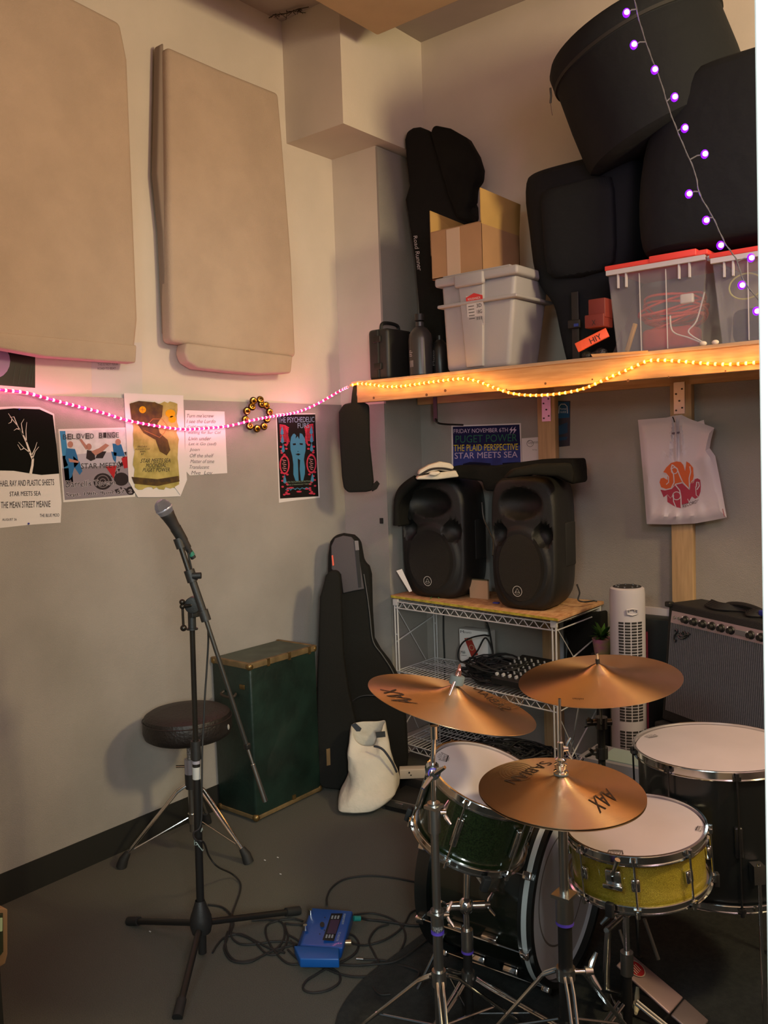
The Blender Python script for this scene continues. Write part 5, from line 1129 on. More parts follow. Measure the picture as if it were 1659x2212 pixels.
# ------------------------------------------------------------------ cymbals
def cym_h(r_, R): # bow rising to a small bell
    t = r_/R
    return R*(.135*max(0, 1-t)**1.15 + .070*math.exp(-(t/.15)**2.4))
def cymbal(name, label, c, n, R, spin=0, flip=False, hole=.006):
    r = thing(name, label, 'cymbal', (0, 0, 0), local=True); s = -1 if flip else 1
    pr = [(hole, s*cym_h(hole, R))] + [(R*t, s*cym_h(R*t, R)) for t in [i/60 for i in range(2, 61)]]
    prof = pr + [(a, b-s*.0012) for a, b in pr[::-1]]
    MB().lathe(prof, n=120, closed=True).build('cymbal_body', bronze, r, smooth=1.2)
    place(r, c, n, spin); return r
def cym_print(r, R, items, m=ink, name='lettering'):
    """items: (text, quad in picture coordinates) projected onto the cymbal's bow"""
    n = r.rotation_quaternion @ V(0, 0, 1)
    def sf(x, y, h):
        hh = .012
        for _ in range(6):
            l = inv(r, PL(x, y, r.location+n*hh, n)); hh = cym_h(math.hypot(l.x, l.y), R)
        return V(l.x, l.y, hh+.0011)
    d = DC(sf)
    for it in items:
        if it[0] == 'ring': d.ringd(*it[1:4], it[4], .0008, 30, it[5])
        else: d.text(it[0], it[1], .001)
    return d.build(name, m, r)
em_ = lambda x, y: (780+x/1.8874, 1400+y/1.8868)
faint = mat('cymbal_ink', (.035, .02, .014), .7, spec=.1); faint2 = mat('cymbal_ink_soft', (.22, .13, .06), .5, .6)
Rc = .22
crash = cymbal('crash_cymbal', 'tilted crash cymbal glinting orange, left of the other cymbals', (1.8056, 1.7863, .9547), (.1994, .1653, 1), Rc)
cym_print(crash, Rc, [('AAX', [em_(232, 228), em_(72, 166), em_(85, 178+2), em_(220, 232)][:0] or [em_(130, 222), em_(75, 168), em_(140, 168), em_(232, 228)])], faint)
cym_print(crash, Rc, [('SABIAN', [em_(618, 250), em_(470, 158), em_(455, 166), em_(575, 256)])], faint, 'maker_lettering')
cym_print(crash, Rc, [('ring', *em_(600, 222), 8+6*k, .8, (8+6*k)*.42) for k in range(5)], faint2, 'ring_print')
Rr = .254
ride = cymbal('ride_cymbal', 'wide ride cymbal behind the other cymbals, in front of the tower fan', (1.8752, 2.506, .8602), (-.0284, -.0908, 1), Rr)
cym_print(ride, Rr, [('sabian', [em_(908, 214), em_(862, 212), em_(862, 204), em_(908, 206)])], faint)
Rh = .19; hc = PD(1212.5, 1706.8, 1.99); hn = (.0455, -.018, 1)
hat = cymbal('hi_hat_cymbal', 'upper hi-hat cymbal overlapping the snare drum, letters across its bow', hc, hn, Rh)
cym_print(hat, Rh, [('SABIAN', [em_(780, 492), em_(620, 556), em_(582, 542), em_(735, 470)][:0] or [em_(785, 470), em_(625, 556), em_(582, 540), em_(738, 462)])], faint, 'maker_lettering')
cym_print(hat, Rh, [('AAX', [em_(1052, 612), em_(975, 676), em_(925, 620), em_(1000, 572)])], faint)
cym_print(hat, Rh, [('X-CELERATOR HATS', [em_(995, 588), em_(938, 618), em_(930, 612), em_(988, 582)])], faint2, 'small_lettering')
cym_print(hat, Rh, [('ring', *em_(635, 505), 10+7*k, .8, (10+7*k)*.5) for k in range(5)], faint2, 'ring_print')
hat2 = cymbal('hi_hat_cymbal', 'lower hi-hat cymbal facing down just below the lettered upper one', hc-V(hn).normalized()*.006, hn, Rh, flip=True)

# ------------------------------------------------------------------ stands
def wing(m, c, n, s=1.0, ang=0):
    x, y, a = frame(n); X = x*math.cos(ang)+y*math.sin(ang)
    m.cyl(c, V(c)+a*.014*s, .009*s, .007*s, 12)
    for k in (-1, 1): m.tube([V(c)+a*.008*s, V(c)+X*k*.014*s+a*.014*s, V(c)+X*k*.030*s+a*.024*s], [.0045*s, .0055*s, .0035*s], 8)
def tripod(r, base, hubz, reach, yaw, legm, double=True, footm=rubber, braced=True, tube_r=.011, hub2=.06, n=3):
    for k in range(n):
        a = yaw+2*PI*k/n; d = V(math.cos(a), math.sin(a), 0); sdv = V(-d.y, d.x, 0)
        top = V(base.x, base.y, hubz)+d*.022; bend = V(base.x, base.y, hubz-.02)+d*.055; ft_ = V(base.x, base.y, FZ+.012)+d*reach
        m = MB()
        for s_ in ((-1, 1) if double else (0,)): m.tube([top+sdv*.007*s_, bend+sdv*.007*s_, ft_+sdv*.003*s_], .0042 if double else tube_r*.6, 8)
        if braced:
            mid = bend.lerp(ft_, .52); lo = V(base.x, base.y, hub2)+d*.02
            m.tube([mid, lo], .0032, 6); m.sph(mid, .006, 8)
        lg = m.build('leg', legm, r)
        MB().tube([ft_-(ft_-bend).normalized()*.03, ft_+V(0, 0, -.004)], [.009, .014], 12).build('rubber_foot', footm, lg)
# crash stand
cs = PD(948, 2100, 2.16); cbx, cby = cs.x, cs.y
base = V(cbx, cby, 0); r = thing('cymbal_stand', 'chrome boom cymbal stand holding the left crash cymbal', 'cymbal stand', (cbx, cby, 0))
zA, zB, zC, zD = Z(cbx, cby, 2112), Z(cbx, cby, 1985), Z(cbx, cby, 1765), Z(cbx, cby, 1690)
MB().cyl((cbx, cby, max(.03, zA-.14)), (cbx, cby, zB), .0125, n=20).build('lower_tube', chromed, r)
MB().cyl((cbx, cby, zB-.005), (cbx, cby, zC), .0105, n=20).build('middle_tube', chromed, r)
MB().cyl((cbx, cby, zC), (cbx, cby, zD+.03), .0065, n=16).build('upper_rod', chrome, r)
for z, h_, rr, nm in ((zB, .05, .0165, 'height_clamp'), (zC, .075, .016, 'height_clamp')):
    m = MB().cyl((cbx, cby, z-h_/2), (cbx, cby, z+h_/2), rr, n=24); m.box((cbx, cby, z+h_/2-.01), (.036, .036, .008)); m.build(nm, chromed, r)
    wb = MB(); wing(wb, V(cbx, cby, z+.01)+HR*.016, HR, 1.0, .8); wb.build('wing_nut', chrome, r)
MB().cyl((cbx, cby, zB-.036), (cbx, cby, zB-.030), .0168, n=24).build('purple_ring', purple, r)
DC(lambda x, y, h: V(cbx, cby, 0)+(-HF*math.cos(x)+HR*math.sin(x))*(.0167+h)+V(0, 0, y)).text('YAMAHA', [(-.8, zB-.012), (.8, zB-.012), (.8, zB-.024), (-.8, zB-.024)]).build('lettering', mat('logo_grey', (.3, .3, .3)), r)
jt = V(cbx, cby, zD+.03); cn = V(.1994, .1653, 1).normalized()
MB().cyl(jt-HF*.016, jt+HF*.014, .019, n=28).build('tilter', chrome, r); MB().cyl(jt-HF*.017, jt-HF*.019, .0125, n=24, cap=True).build('tilter_ring', purple, r)
wb = MB(); wing(wb, jt-HF*.018, -HF, 1.25, .75); wb.build('tilter_wing_nut', chrome, r)
ctop = V(1.8056, 1.7863, .9547)+cn*.045
j2 = PD(938, 1585, DEP(jt)+.0)
MB().cyl(jt, j2, .0062, n=14).build('boom_rod', chrome, r); MB().cyl(j2-V(0, 0, .012), j2+V(0, 0, .02), .010, n=14).build('boom_joint', chrome, r)
MB().cyl(j2, ctop+cn*.035, .004, n=12).build('cymbal_rod', chrome, r)
wn = thing('cymbal_felt', 'grey felt washer with a wing nut on top of the crash cymbal bell', 'felt washer', ctop+cn*.002)
MB().cyl(ctop+cn*.003, ctop+cn*.027, .019, n=28).build('felt', felt, wn, bevel=.003)
wb = MB(); wing(wb, ctop+cn*.027, cn, .9, .6); wb.build('wing_nut', mat('nut_rose', (.5, .25, .22), .3, .9), wn)
tripod(r, base, zA, .30, 1.25, chrome, hub2=max(.03, zA-.13))
MB().cyl((cbx, cby, zA-.02), (cbx, cby, zA+.02), .018, n=20).build('leg_collar', chromed, r)
# tom stand (snare stand under the tom)
ts = PD(1010, 2060, 2.36); r = thing('tom_stand', 'low chrome basket stand carrying the green tom', 'drum stand', (ts.x, ts.y, 0)); base = V(ts.x, ts.y, 0)
z1, z2, z3 = Z(ts.x, ts.y, 2112), Z(ts.x, ts.y, 2030), Z(ts.x, ts.y, 1965)
MB().cyl((ts.x, ts.y, .04), (ts.x, ts.y, z2), .0125, n=20).build('lower_tube', blackm, r)
MB().cyl((ts.x, ts.y, z2-.03), (ts.x, ts.y, z2+.03), .0165, n=24).build('height_clamp', chromed, r)
MB().cyl((ts.x, ts.y, z2-.035), (ts.x, ts.y, z2-.028), .017, n=24).build('purple_ring', purple, r)
MB().cyl((ts.x, ts.y, z2), (ts.x, ts.y, z3+.01), .009, n=18).build('upper_rod', chrome, r)
hd = V(ts.x, ts.y, z3+.012); MB().sph(hd, .022, 20, (1, 1, 1.1)).cyl(hd-HR*.045, hd+HR*.05, .012, n=16).build('ball_tilter', chrome, r)
bc = V(1.8303, 1.9162, .7288)-tomn*.205
tl = MB().tube([hd, hd+(bc-hd)*.5, bc-tomn*.02], .010, 10).build('tilt_post', chrome, r)
x_, y_, a_ = frame(tomn)
for k in range(3):
    q = 2*PI*k/3+.9; d_ = x_*math.cos(q)+y_*math.sin(q)
    am = MB().tube([bc-tomn*.022, bc-tomn*.030+d_*.09, bc-tomn*.014+d_*.158, bc+tomn*.004+d_*.171], .0055, 8).build('basket_arm', chrome, r)
    MB().box(bc-tomn*.004+d_*.173, (.016, .020, .04), (d_, tomn.cross(d_), tomn)).build('rubber_grip', rubber, am, bevel=.003)
wb = MB(); wing(wb, hd+HR*.05, HR, 1.1, .5); wing(wb, hd-HR*.045, -HR, 1, .9); wb.build('wing_nut', chrome, r)
tripod(r, base, z1, .29, .45, chrome, hub2=max(.03, z1-.10))
MB().cyl((ts.x, ts.y, z1-.015), (ts.x, ts.y, z1+.02), .018, n=20).build('leg_collar', chromed, r)
# hi-hat stand
hx_, hy_ = PD(1222, 2000, 1.99).x, PD(1222, 2000, 1.99).y; bx = V(hc.x, hc.y, 0); bx = bx.lerp(V(hx_, hy_, 0), .5); hx_, hy_ = bx.x, bx.y
r = thing('hi_hat_stand', 'black and chrome hi-hat stand with a tall pull rod', 'cymbal stand', (hx_, hy_, 0)); base = V(hx_, hy_, 0)
za, zb, zc_, zt_ = Z(hx_, hy_, 2100), Z(hx_, hy_, 1958), hc.z-.05, Z(hx_, hy_, 1512)
MB().cyl((hx_, hy_, max(.04, Z(hx_, hy_, 2198))), (hx_, hy_, zb), .0165, n=24).build('lower_tube', blackm, r)
MB().cyl((hx_, hy_, zb), (hx_, hy_, zc_-.02), .011, n=20).build('upper_tube', chromed, r)
m = MB().cyl((hx_, hy_, zb-.035), (hx_, hy_, zb+.03), .021, n=24).box((hx_, hy_, zb+.028), (.046, .046, .008)); m.build('height_clamp', chromed, r)
MB().cyl((hx_, hy_, zb-.041), (hx_, hy_, zb-.034), .0212, n=24).build('purple_ring', purple, r)
MB().lathe([(0, 0), (.018, .0), (.024, .012), (.012, .022), (0, .022)], (hx_, hy_, zc_-.03)).build('seat_cup', chromed, r)
MB().cyl((hx_, hy_, .06), (hc.x, hc.y, hc.z+.05), .0032, n=8).build('inner_rod', chrome, r)
MB().cyl((hc.x, hc.y, hc.z-.02), (hc.x, hc.y, zt_), .0033, n=12).build('pull_rod', chrome, r)
tripod(r, base, za, .30, -.9, chrome, hub2=max(.03, za-.12))
MB().cyl((hx_, hy_, za-.015), (hx_, hy_, za+.012), .022, n=20).build('leg_collar', chromed, r)
wb = MB(); wing(wb, V(hx_, hy_, za+.0)+HR*.045, HR, 1.3, 1.1); wb.cyl(V(hx_, hy_, za)+HR*.02, V(hx_, hy_, za)+HR*.05, .006, n=10); wb.build('wing_nut', chrome, r)
# clutch
hb = hc+V(0, 0, cym_h(.006, Rh))
r = thing('hi_hat_clutch', 'teal-tinted chrome clutch clamped on the rod above the hi-hats', 'clutch', hb)
MB().lathe([(.004, .001), (.016, .001), (.017, .008), (.010, .010), (.010, .014), (.014, .015), (.015, .024), (.009, .026), (.009, .032), (.013, .033), (.013, .036), (.007, .040), (.007, .075), (.004, .078)], hb, n=28).build('clutch_body', chrome, r)
wb = MB(); wing(wb, hb+HR*.006+V(0, 0, .060), HR, .8, 1.4); wb.build('clutch_wing', chrome, r)
MB().lathe([(.004, .0), (.017, .0), (.017, .003), (.004, .003)], hb, n=24).build('clutch_felt', felt, r)
# silver lug behind: small clutch wing seen at 1235,1620 belongs to ride stand
rb_ = V(ride.location.x+.0, ride.location.y+.0, 0)
rs = PD(1300, 1640, 2.93); r = thing('ride_stand', 'black and chrome stand holding the ride cymbal behind the kit', 'cymbal stand', (rs.x, rs.y, 0)); base = V(rs.x, rs.y, 0)
rz = Z(rs.x, rs.y, 1560)
MB().cyl((rs.x, rs.y, .06), (rs.x, rs.y, rz), .0125, n=20).build('lower_tube', blackm, r)
rn = V(-.0284, -.0908, 1).normalized(); rt = ride.location+rn*cym_h(.01, Rr)
MB().tube([V(rs.x, rs.y, rz-.02), rt-rn*.10, rt+rn*.035], .0045, 10).build('cymbal_rod', chrome, r)
MB().cyl(rt+rn*.002, rt+rn*.016, .0065, n=16).build('cymbal_sleeve', blackp, r)
m = MB()
for z in (rz, Z(rs.x, rs.y, 1625), Z(rs.x, rs.y, 1680)): m.cyl((rs.x, rs.y, z-.02), (rs.x, rs.y, z+.018), .021, n=20); wing(m, V(rs.x, rs.y, z)-HR*.02, -HR, 1.2, .7)
m.cyl(V(rs.x, rs.y, rz)-HR*.05, V(rs.x, rs.y, rz)+HR*.035, .012, n=14); m.build('clamp', mat('clamp_metal', (.16, .16, .16), .25, .9), r)
MB().cyl(PD(1255, 1500, 3.0), PD(1222, 1690, 3.0), .003, n=8).build('boom_tail', chrome, r)
tripod(r, base, .26, .20, .5, chrome, hub2=.10)
m = MB().cyl(PD(1206, 1690, 2.80), PD(1240, 1683, 2.80), .006, n=10); wing(m, PD(1236, 1668, 2.80), HR, 1.5, 1.5); m.cyl(PD(1236, 1640, 2.8), PD(1234, 1700, 2.8), .004, n=8); m.build('side_wing', chrome, r)
MB().cyl(PD(1238, 1685, 2.80), V(rs.x, rs.y, PD(1238, 1685, 2.8).z), .006, n=10).build('side_arm', chromed, r)
# snare stand
sc_ = snare.location - (snare.rotation_quaternion @ V(0, 0, 1))*.155; ss = V(sc_.x, sc_.y, 0).lerp(PD(1330, 2090, 2.2)*1, .55); 
r = thing('snare_stand', 'low chrome stand with basket arms holding the gold snare drum', 'drum stand', (ss.x, ss.y, 0)); base = V(ss.x, ss.y, 0)
z1, z2 = Z(ss.x, ss.y, 2160), Z(ss.x, ss.y, 2080)
MB().cyl((ss.x, ss.y, .04), (ss.x, ss.y, z2), .012, n=20).build('lower_tube', blackm, r)
MB().cyl((ss.x, ss.y, z2-.03), (ss.x, ss.y, z2+.03), .0165, n=24).build('height_clamp', chromed, r)
MB().cyl((ss.x, ss.y, z2), (ss.x, ss.y, sc_.z-.07), .008, n=16).build('upper_rod', chrome, r)
hd = V(ss.x, ss.y, sc_.z-.062); MB().sph(hd, .018, 18).cyl(hd-HR*.03, hd+HR*.045, .013, n=16).build('tilter', chrome, r)
wb = MB(); wing(wb, hd-HR*.03, (-HR-HF*.6), 1.3, 1.1); wb.build('tilter_wing_nut', chrome, r)
cl = sc_+V(0, 0, -.03); MB().tube([hd, cl], .010, 10).build('tilt_post', chrome, r)
for k in range(3):
    q = 2*PI*k/3+.55; d_ = V(math.cos(q), math.sin(q), 0)
    am = MB().tube([cl, cl+d_*.10+V(0, 0, -.004), cl+d_*.178+V(0, 0, .012), cl+d_*.192+V(0, 0, .040)], .0055, 8).build('basket_arm', chrome, r)
    MB().box(cl+d_*.194+V(0, 0, .034), (.014, .020, .036), (d_, V(-d_.y, d_.x, 0), V(0, 0, 1))).build('rubber_grip', rubber, am, bevel=.003)
tripod(r, base, z1, .26, .2, chrome, hub2=max(.03, z1-.08))
MB().cyl(PD(1392, 1985, 2.25), PD(1422, 2072, 2.25), .005, n=10).build('basket_screw', chromed, r)
# kick pedal
r = thing('kick_pedal', 'bass drum pedal with a brushed footboard and red round badge', 'drum pedal', FL(1440, 2150, .0085))
pA, pB = PD(1352, 2075, 2.20), FL(1512, 2215, .03); pA = FL(1352, 2075, .13)
ex2 = (pB-pA).normalized(); sx2 = ex2.cross(V(0, 0, 1)).normalized(); up2 = sx2.cross(ex2)
if up2.z < 0: up2 = -up2
fbm = mat('footboard', (.30, .20, .20), .45, .5)
def fb(t0, t1, w0, w1, nm, m, h=0):
    q = [pA.lerp(pB, t0)-sx2*w0, pA.lerp(pB, t0)+sx2*w0, pA.lerp(pB, t1)+sx2*w1, pA.lerp(pB, t1)-sx2*w1]
    return MB().prism([p+up2*h for p in q], -up2*.008).build(nm, m, r, bevel=.004)
fb(-.04, .70, .040, .045, 'footboard', fbm); fb(.715, 1.04, .045, .042, 'heel_plate', mat('heel_plate', (.16, .12, .12), .5, .5))
bc2 = pA.lerp(pB, .14)+up2*.001
FBS = lambda x, y, h: bc2+ex2*y+sx2*x+up2*h
d = DC(FBS); d.disc(0, 0, .026, .026, .001); d.build('red_badge', mat('badge_red', (.25, .01, .015), .35), r)
d = DC(FBS); d.ringd(0, 0, .026, .003, .002); [d.stroke([(-.012+k*.008, -.010), (-.008+k*.008, .012)], .003, .002) for k in range(4)]; d.build('badge_mark', mat('badge_pale', (.35, .25, .22), .5), r)
MB().prism([p+V(0, 0, -.0) for p in (V(pA.x, pA.y, FZ)-sx2*.05, V(pA.x, pA.y, FZ)+sx2*.05, V(pB.x, pB.y, FZ)+sx2*.045, V(pB.x, pB.y, FZ)-sx2*.045)], (0, 0, .004)).build('base_plate', blackm, r)
fx = V(pA.x, pA.y, 0)-V(ex2.x, ex2.y, 0)*.03
m = MB()
for s_ in (-1, 1): m.tube([fx+sx2*.07*s_+V(0, 0, FZ+.005), fx+sx2*.065*s_+V(0, 0, .12), fx+sx2*.05*s_+V(0, 0, .24)], [.013, .010, .009], 10)
m.cyl(fx-sx2*.06+V(0, 0, .235), fx+sx2*.06+V(0, 0, .235), .009, n=14); m.build('pedal_frame', chromed, r)
bt0 = fx+V(0, 0, .235); bt1 = PD(1378-70, 1985, DEP(bt0)); bt1 = bt0+V(-.045, .01, .12)
MB().cyl(bt0, bt1, .004, n=10).build('beater_rod', chrome, r); MB().cyl(bt1-V(.022, 0, 0), bt1+V(.022, 0, 0), .024, n=24).build('beater', mat('beater_felt', (.3, .28, .26), 1), r, bevel=.005)
MB().tube([fx+V(0, 0, .22)+ex2*.01, pA+up2*.003+ex2*.01], .004, 6).build('drive_chain', steel, r)
wb = MB(); wing(wb, FL(1375, 2175, .03), V(.2, -.4, 1), 1.3, .3); wb.build('side_wing_nut', mat('nut_ivory', (.6, .55, .4), .4), r)

# ================================================================== MIC STAND
mb = FL(438, 2066, 0); r = thing('microphone_stand', 'black boom microphone stand with a tripod base in front of the stool', 'microphone stand', (mb.x, mb.y, 0))
mD = DEP((mb.x, mb.y, 1.0)); hubz = Z(mb.x, mb.y, 1990)
MB().cyl((mb.x, mb.y, .012), (mb.x, mb.y, hubz), .013, .016, n=20).build('lower_stub', blackp, r)
MB().lathe([(.012, -.045), (.030, -.035), (.036, -.01), (.034, .015), (.020, .055), (.015, .07)], (mb.x, mb.y, hubz), n=28).build('hub', blackp, r)
for fx_, fy_ in ((283, 1990), (640, 1968), (385, 2190)):
    f_ = FL(fx_, fy_, .012); d_ = (f_-V(mb.x, mb.y, hubz)).normalized(); st_ = V(mb.x, mb.y, hubz-.005)+d_*.02
    lg = MB().cyl(st_, f_, .0105, n=14).build('leg', blackm, r)
    MB().cyl(f_-d_*.045, f_+d_*.012, .0145, .0155, n=14).build('rubber_foot', rubber, lg)
PT = PD(415, 1352, mD+.01); PB = V(mb.x, mb.y, hubz)
def pz_(py): # point on the leaning pole at that picture row
    a, b = 0.0, 1.2
    for _ in range(40):
        m_ = (a+b)/2
        if PY(PB.lerp(PT, m_)) > py: a = m_
        else: b = m_
    return PB.lerp(PT, (a+b)/2)
pax = (PT-PB).normalized()
MB().cyl(PB, pz_(1600), .0125, n=20).build('lower_tube', blackm, r)
MB().cyl(pz_(1640), pz_(1600), .016, n=20).build('height_clutch', blackp, r)
MB().cyl(pz_(1600), PT, .0085, n=16).build('upper_tube', mat('satin_black', (.03, .028, .024), .25, .6), r)
MB().cyl(pz_(1682), pz_(1656), .0132, n=20).build('white_tape', mat('tape_white', (.42, .42, .40), .7), r)
for k in range(4):
    p = pz_(1612+k*11); MB().cyl(p-pax*.006, p+pax*.004, .0131, n=20).build('sticker_band', mat('band_%d' % (k % 2), ((.35, .05, .12), (.28, .26, .30))[k % 2], .5), r)
stz = MB()
for k in range(9):
    a = .7*k; p = pz_(1795+k*4.5); stz.tube([p+V(.0134*math.cos(a+t), .0134*math.sin(a+t), .010*math.sin(t*2.5+k)) for t in [i*.25 for i in range(7)]], .0012, 5)
stz.build('zebra_tape', mat('zebra_pale', (.40, .50, .46), .6), r)
# joint, boom
jn = PD(418, 1306, mD); 
sock = PT; MB().cyl(sock-pax*.012, sock+pax*.045, .0125, n=18).cyl(sock-pax*.012, sock-pax*.007, .018, n=20).build('joint_socket', blackp, r)
MB().cyl(jn-HF*.018, jn+HF*.018, .026, n=24).box(jn+V(0, 0, -.025), (.022, .03, .03)).build('boom_joint', blackp, r, bevel=.003)
bA, bB, bC = PD(389, 1178, mD-.05), PD(506, 1530, mD-.03), PD(574, 1731, mD-.0)
off = -HF*.034
bj = PD(430, 1325, mD)+off
bA, bC = PD(389, 1176, mD-.06), PD(573, 1731, mD+.0)
bd_ = (bC-bA).normalized()
MB().cyl(bA, bA+bd_*.16, .0085, n=14).build('boom_tip', blackm, r)
u1 = PD(412, 1243, mD-.055); u2 = PD(443, 1333, mD-.045); u3 = PD(534, 1612, mD-.01)
MB().cyl(u1, u2, .0118, n=16).build('boom_sleeve', blackp, r)
MB().cyl(u1-bd_*.018, u1+bd_*.02, .0165, n=18).cyl(u1+HR*.008-HF*.01, u1+HR*.034-HF*.01, .010, n=14).build('boom_collar', blackp, r)
MB().cyl(u2-bd_*.022, u2+bd_*.012, .0155, n=18).build('boom_collar', blackp, r)
MB().cyl(u2, u3, .0068, n=14).build('boom_rod', mat('boom_steel', (.10, .10, .095), .3, .85), r)
MB().cyl(u3-bd_*.005, bC-bd_*.10, .0045, n=12).build('boom_tail', chromed, r)
MB().cyl(bC-bd_*.125, bC, .0065, .0085, n=16).build('counterweight', chromed, r)
MB().box(u3, (.018, .018, .018)).build('tail_clip', blackm, r, bevel=.003)
th_ = PD(394, 1310, mD-.03)
MB().cyl(jn-HF*.01, th_, .006, n=10).cyl(th_+V(0, 0, .012), th_-V(0, 0, .065), .004, n=10).sph(th_+V(0, 0, .014), .0095, 12).sph(th_-V(0, 0, .068), .0105, 12).sph(th_, .009, 12).build('tee_handle', mat('handle_dark', (.035, .03, .025), .3, .7), r)
# clip + mic
MB().cyl(bA-bd_*.02, bA+bd_*.012, .0155, .0145, n=18).build('clip_base', blackp, r)
mA, mB_ = PD(353, 1097, mD-.10), PD(398, 1172, mD-.05)
md = (mB_-mA).normalized()
MB().cyl(mB_-md*.055, mB_-md*.005, .0175, .0155, n=20, cap=False).box(mB_-md*.005-V(0, 0, .012), (.014, .02, .03)).build('mic_clip', blackp, r)
r = thing('microphone', 'black handheld microphone with silver mesh ball in the stand clip', 'microphone', mA)
MB().lathe([(0, -.027), (.010, -.0255), (.019, -.019), (.0245, -.009), (.0255, .002), (.0235, .014), (.0215, .020), (0, .020)], mA, md, 32).build('mesh_ball', mat('mesh_steel', (.36, .36, .42), .4, .6, bump=1, bscale=900), r)
MB().lathe([(.0262, .000), (.0268, .002), (.0262, .005)], mA, md, 32).build('ball_band', mat('band_silver', (.5, .5, .6), .3, .6), r)
MB().lathe([(.0215, .018), (.0225, .022), (.0205, .030), (.0170, .060), (.0140, .120), (.0125, .150), (0, .152)], mA, md, 28).build('mic_body', mat('mic_black', (.02, .018, .018), .45), r)
cA = mA+md*.153
r = thing('microphone_cable', 'black microphone cable with green-taped plug running down the stand', 'cable', cA)
MB().cyl(cA-md*.004, cA+md*.035, .0095, .0085, n=16).build('plug', blackp, r); MB().cyl(cA+md*.012, cA+md*.025, .0100, n=16).build('green_tape', greent, r)
cp_ = [cA+md*.03] + [PD(x, y, mD+dd) for x, y, dd in ((407, 1195, -.05), (414, 1230, -.04), (424, 1262, -.045), (437, 1300, -.05), (447, 1340, -.03), (450, 1380, .03), (447, 1440, .05), (443, 1500, .05), (440, 1560, .045), (437, 1620, .03), (436, 1700, .022), (434, 1780, .02), (418, 1800, 0), (424, 1815, -.022), (440, 1820, .0))]
cp_ += [PD(x, y, D) for x, y, D in ((452, 1850, 3.00), (470, 1872, 3.05))]+[FL(x, y, z) for x, y, z in ((500, 1887, .03), (518, 1905, .006), (519, 1925, .005), (510, 1952, .005), (502, 1975, .005), (498, 2000, .005), (490, 2030, .005), (484, 2050, .005), (500, 2075, .005), (540, 2078, .005), (585, 2055, .005), (640, 2040, .005))]
MB().tube(spline(cp_, 6), .0033, 8).build('lead', rubber, r)

# ================================================================== DRUM THRONE
tc_ = PD(405, 1555, 3.45); tx, ty_ = tc_.x, tc_.y
r = thing('drum_stool', 'round dark leatherette drum stool on chrome tripod legs beside the wall', 'stool', (tx, ty_, 0))
tzt = Z(tx, ty_, 1534); tzb = tzt-.104
MB().lathe([(0, tzb), (.155, tzb), (.170, tzb+.010), (.176, tzb+.03), (.175, tzt-.035), (.168, tzt-.014), (.150, tzt-.003), (.10, tzt), (0, tzt-.002)], (tx, ty_, 0), n=56).build('seat', leath, r)
MB().lathe([(.1745, tzt-.030), (.1775, tzt-.028), (.1745, tzt-.026)], (tx, ty_, 0), n=56).build('piping', leath, r)
MB().cyl((tx, ty_, .15), (tx, ty_, tzb), .0095, n=16).build('threaded_post', mat('thread', (.3, .3, .3), .35, .95, bump=1, bscale=120), r)
zc1, zc2 = Z(tx, ty_, 1655), Z(tx, ty_, 1700)
MB().cyl((tx, ty_, zc1-.03), (tx, ty_, zc1+.03), .021, n=22).build('clamp_collar', mat('collar_pale', (.5, .5, .6), .3, .8), r)
MB().cyl(V(tx, ty_, zc1)-HR*.02, V(tx, ty_, zc1)-HR*.055, .0055, n=10).build('clamp_bolt', chrome, r)
MB().cyl((tx, ty_, zc1-.09), (tx, ty_, zc1-.03), .022, n=22).build('leg_hub', blackp, r)
MB().cyl((tx, ty_, .10), (tx, ty_, zc1-.05), .013, n=18).build('lower_tube', chromed, r)
for fx_, fy_ in ((262, 1868), (537, 1858), (447, 1772)):
    f_ = FL(fx_, fy_, .012); d_ = V(f_.x-tx, f_.y-ty_, 0).normalized(); sv = V(-d_.y, d_.x, 0)
    if f_.x < .03: f_.x = .05
    tp_ = V(tx, ty_, zc2+.01)+d_*.02; bn = V(tx, ty_, zc2-.01)+d_*.055; m = MB()
    for s_ in (-1, 1): m.tube([tp_+sv*.010*s_, bn+sv*.012*s_, f_+V(0, 0, .045)-d_*.03+sv*.006*s_, f_], .0048, 8)
    m.tube([bn.lerp(f_, .80), V(tx, ty_, .16)+d_*.012], .0028, 6); lg = m.build('leg', chrome, r)
    MB().tube([f_+V(0, 0, .045)-d_*.028, f_+V(0, 0, .02)-d_*.010, f_+V(0, 0, -.010)], [.012, .019, .021], 14).build('rubber_foot', rubber, lg)
MB().cyl((tx, ty_, .135), (tx, ty_, .175), .018, n=18).build('brace_collar', chrome, r)
MB().sph(V(tx, ty_, tzb+.045)+HR*.172-HF*.05, .010, 10, (.5, .5, 1.2)).build('seat_scuff', mat('scuff', (.3, .28, .25), .8), r)

# ================================================================== TRUNK
TX, TY0, TY1, TZ = .272, 2.472, 2.888, .705
r = thing('trunk', 'dark green upright steamer trunk with brass trim against the left wall', 'trunk', (.14, 2.68, 0))
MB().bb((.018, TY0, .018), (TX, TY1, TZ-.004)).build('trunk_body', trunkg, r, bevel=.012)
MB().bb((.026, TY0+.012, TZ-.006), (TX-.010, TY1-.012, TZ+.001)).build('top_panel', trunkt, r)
m = MB()
for z0_, z1_ in ((TZ-.022, TZ+.003), (.012, .030)):
    m.bb((TX-.008, TY0+.005, z0_), (TX+.004, TY1-.005, z1_)).bb((.018, TY0-.004, z0_), (TX, TY0+.008, z1_)).bb((.018, TY1-.008, z0_), (TX, TY1+.004, z1_))
m.bb((TX-.016, TY0+.006, TZ-.002), (TX+.003, TY1-.006, TZ+.004)).bb((.018, TY0-.003, TZ-.002), (TX, TY0+.014, TZ+.004)).bb((.018, TY1-.014, TZ-.002), (TX, TY1+.003, TZ+.004))
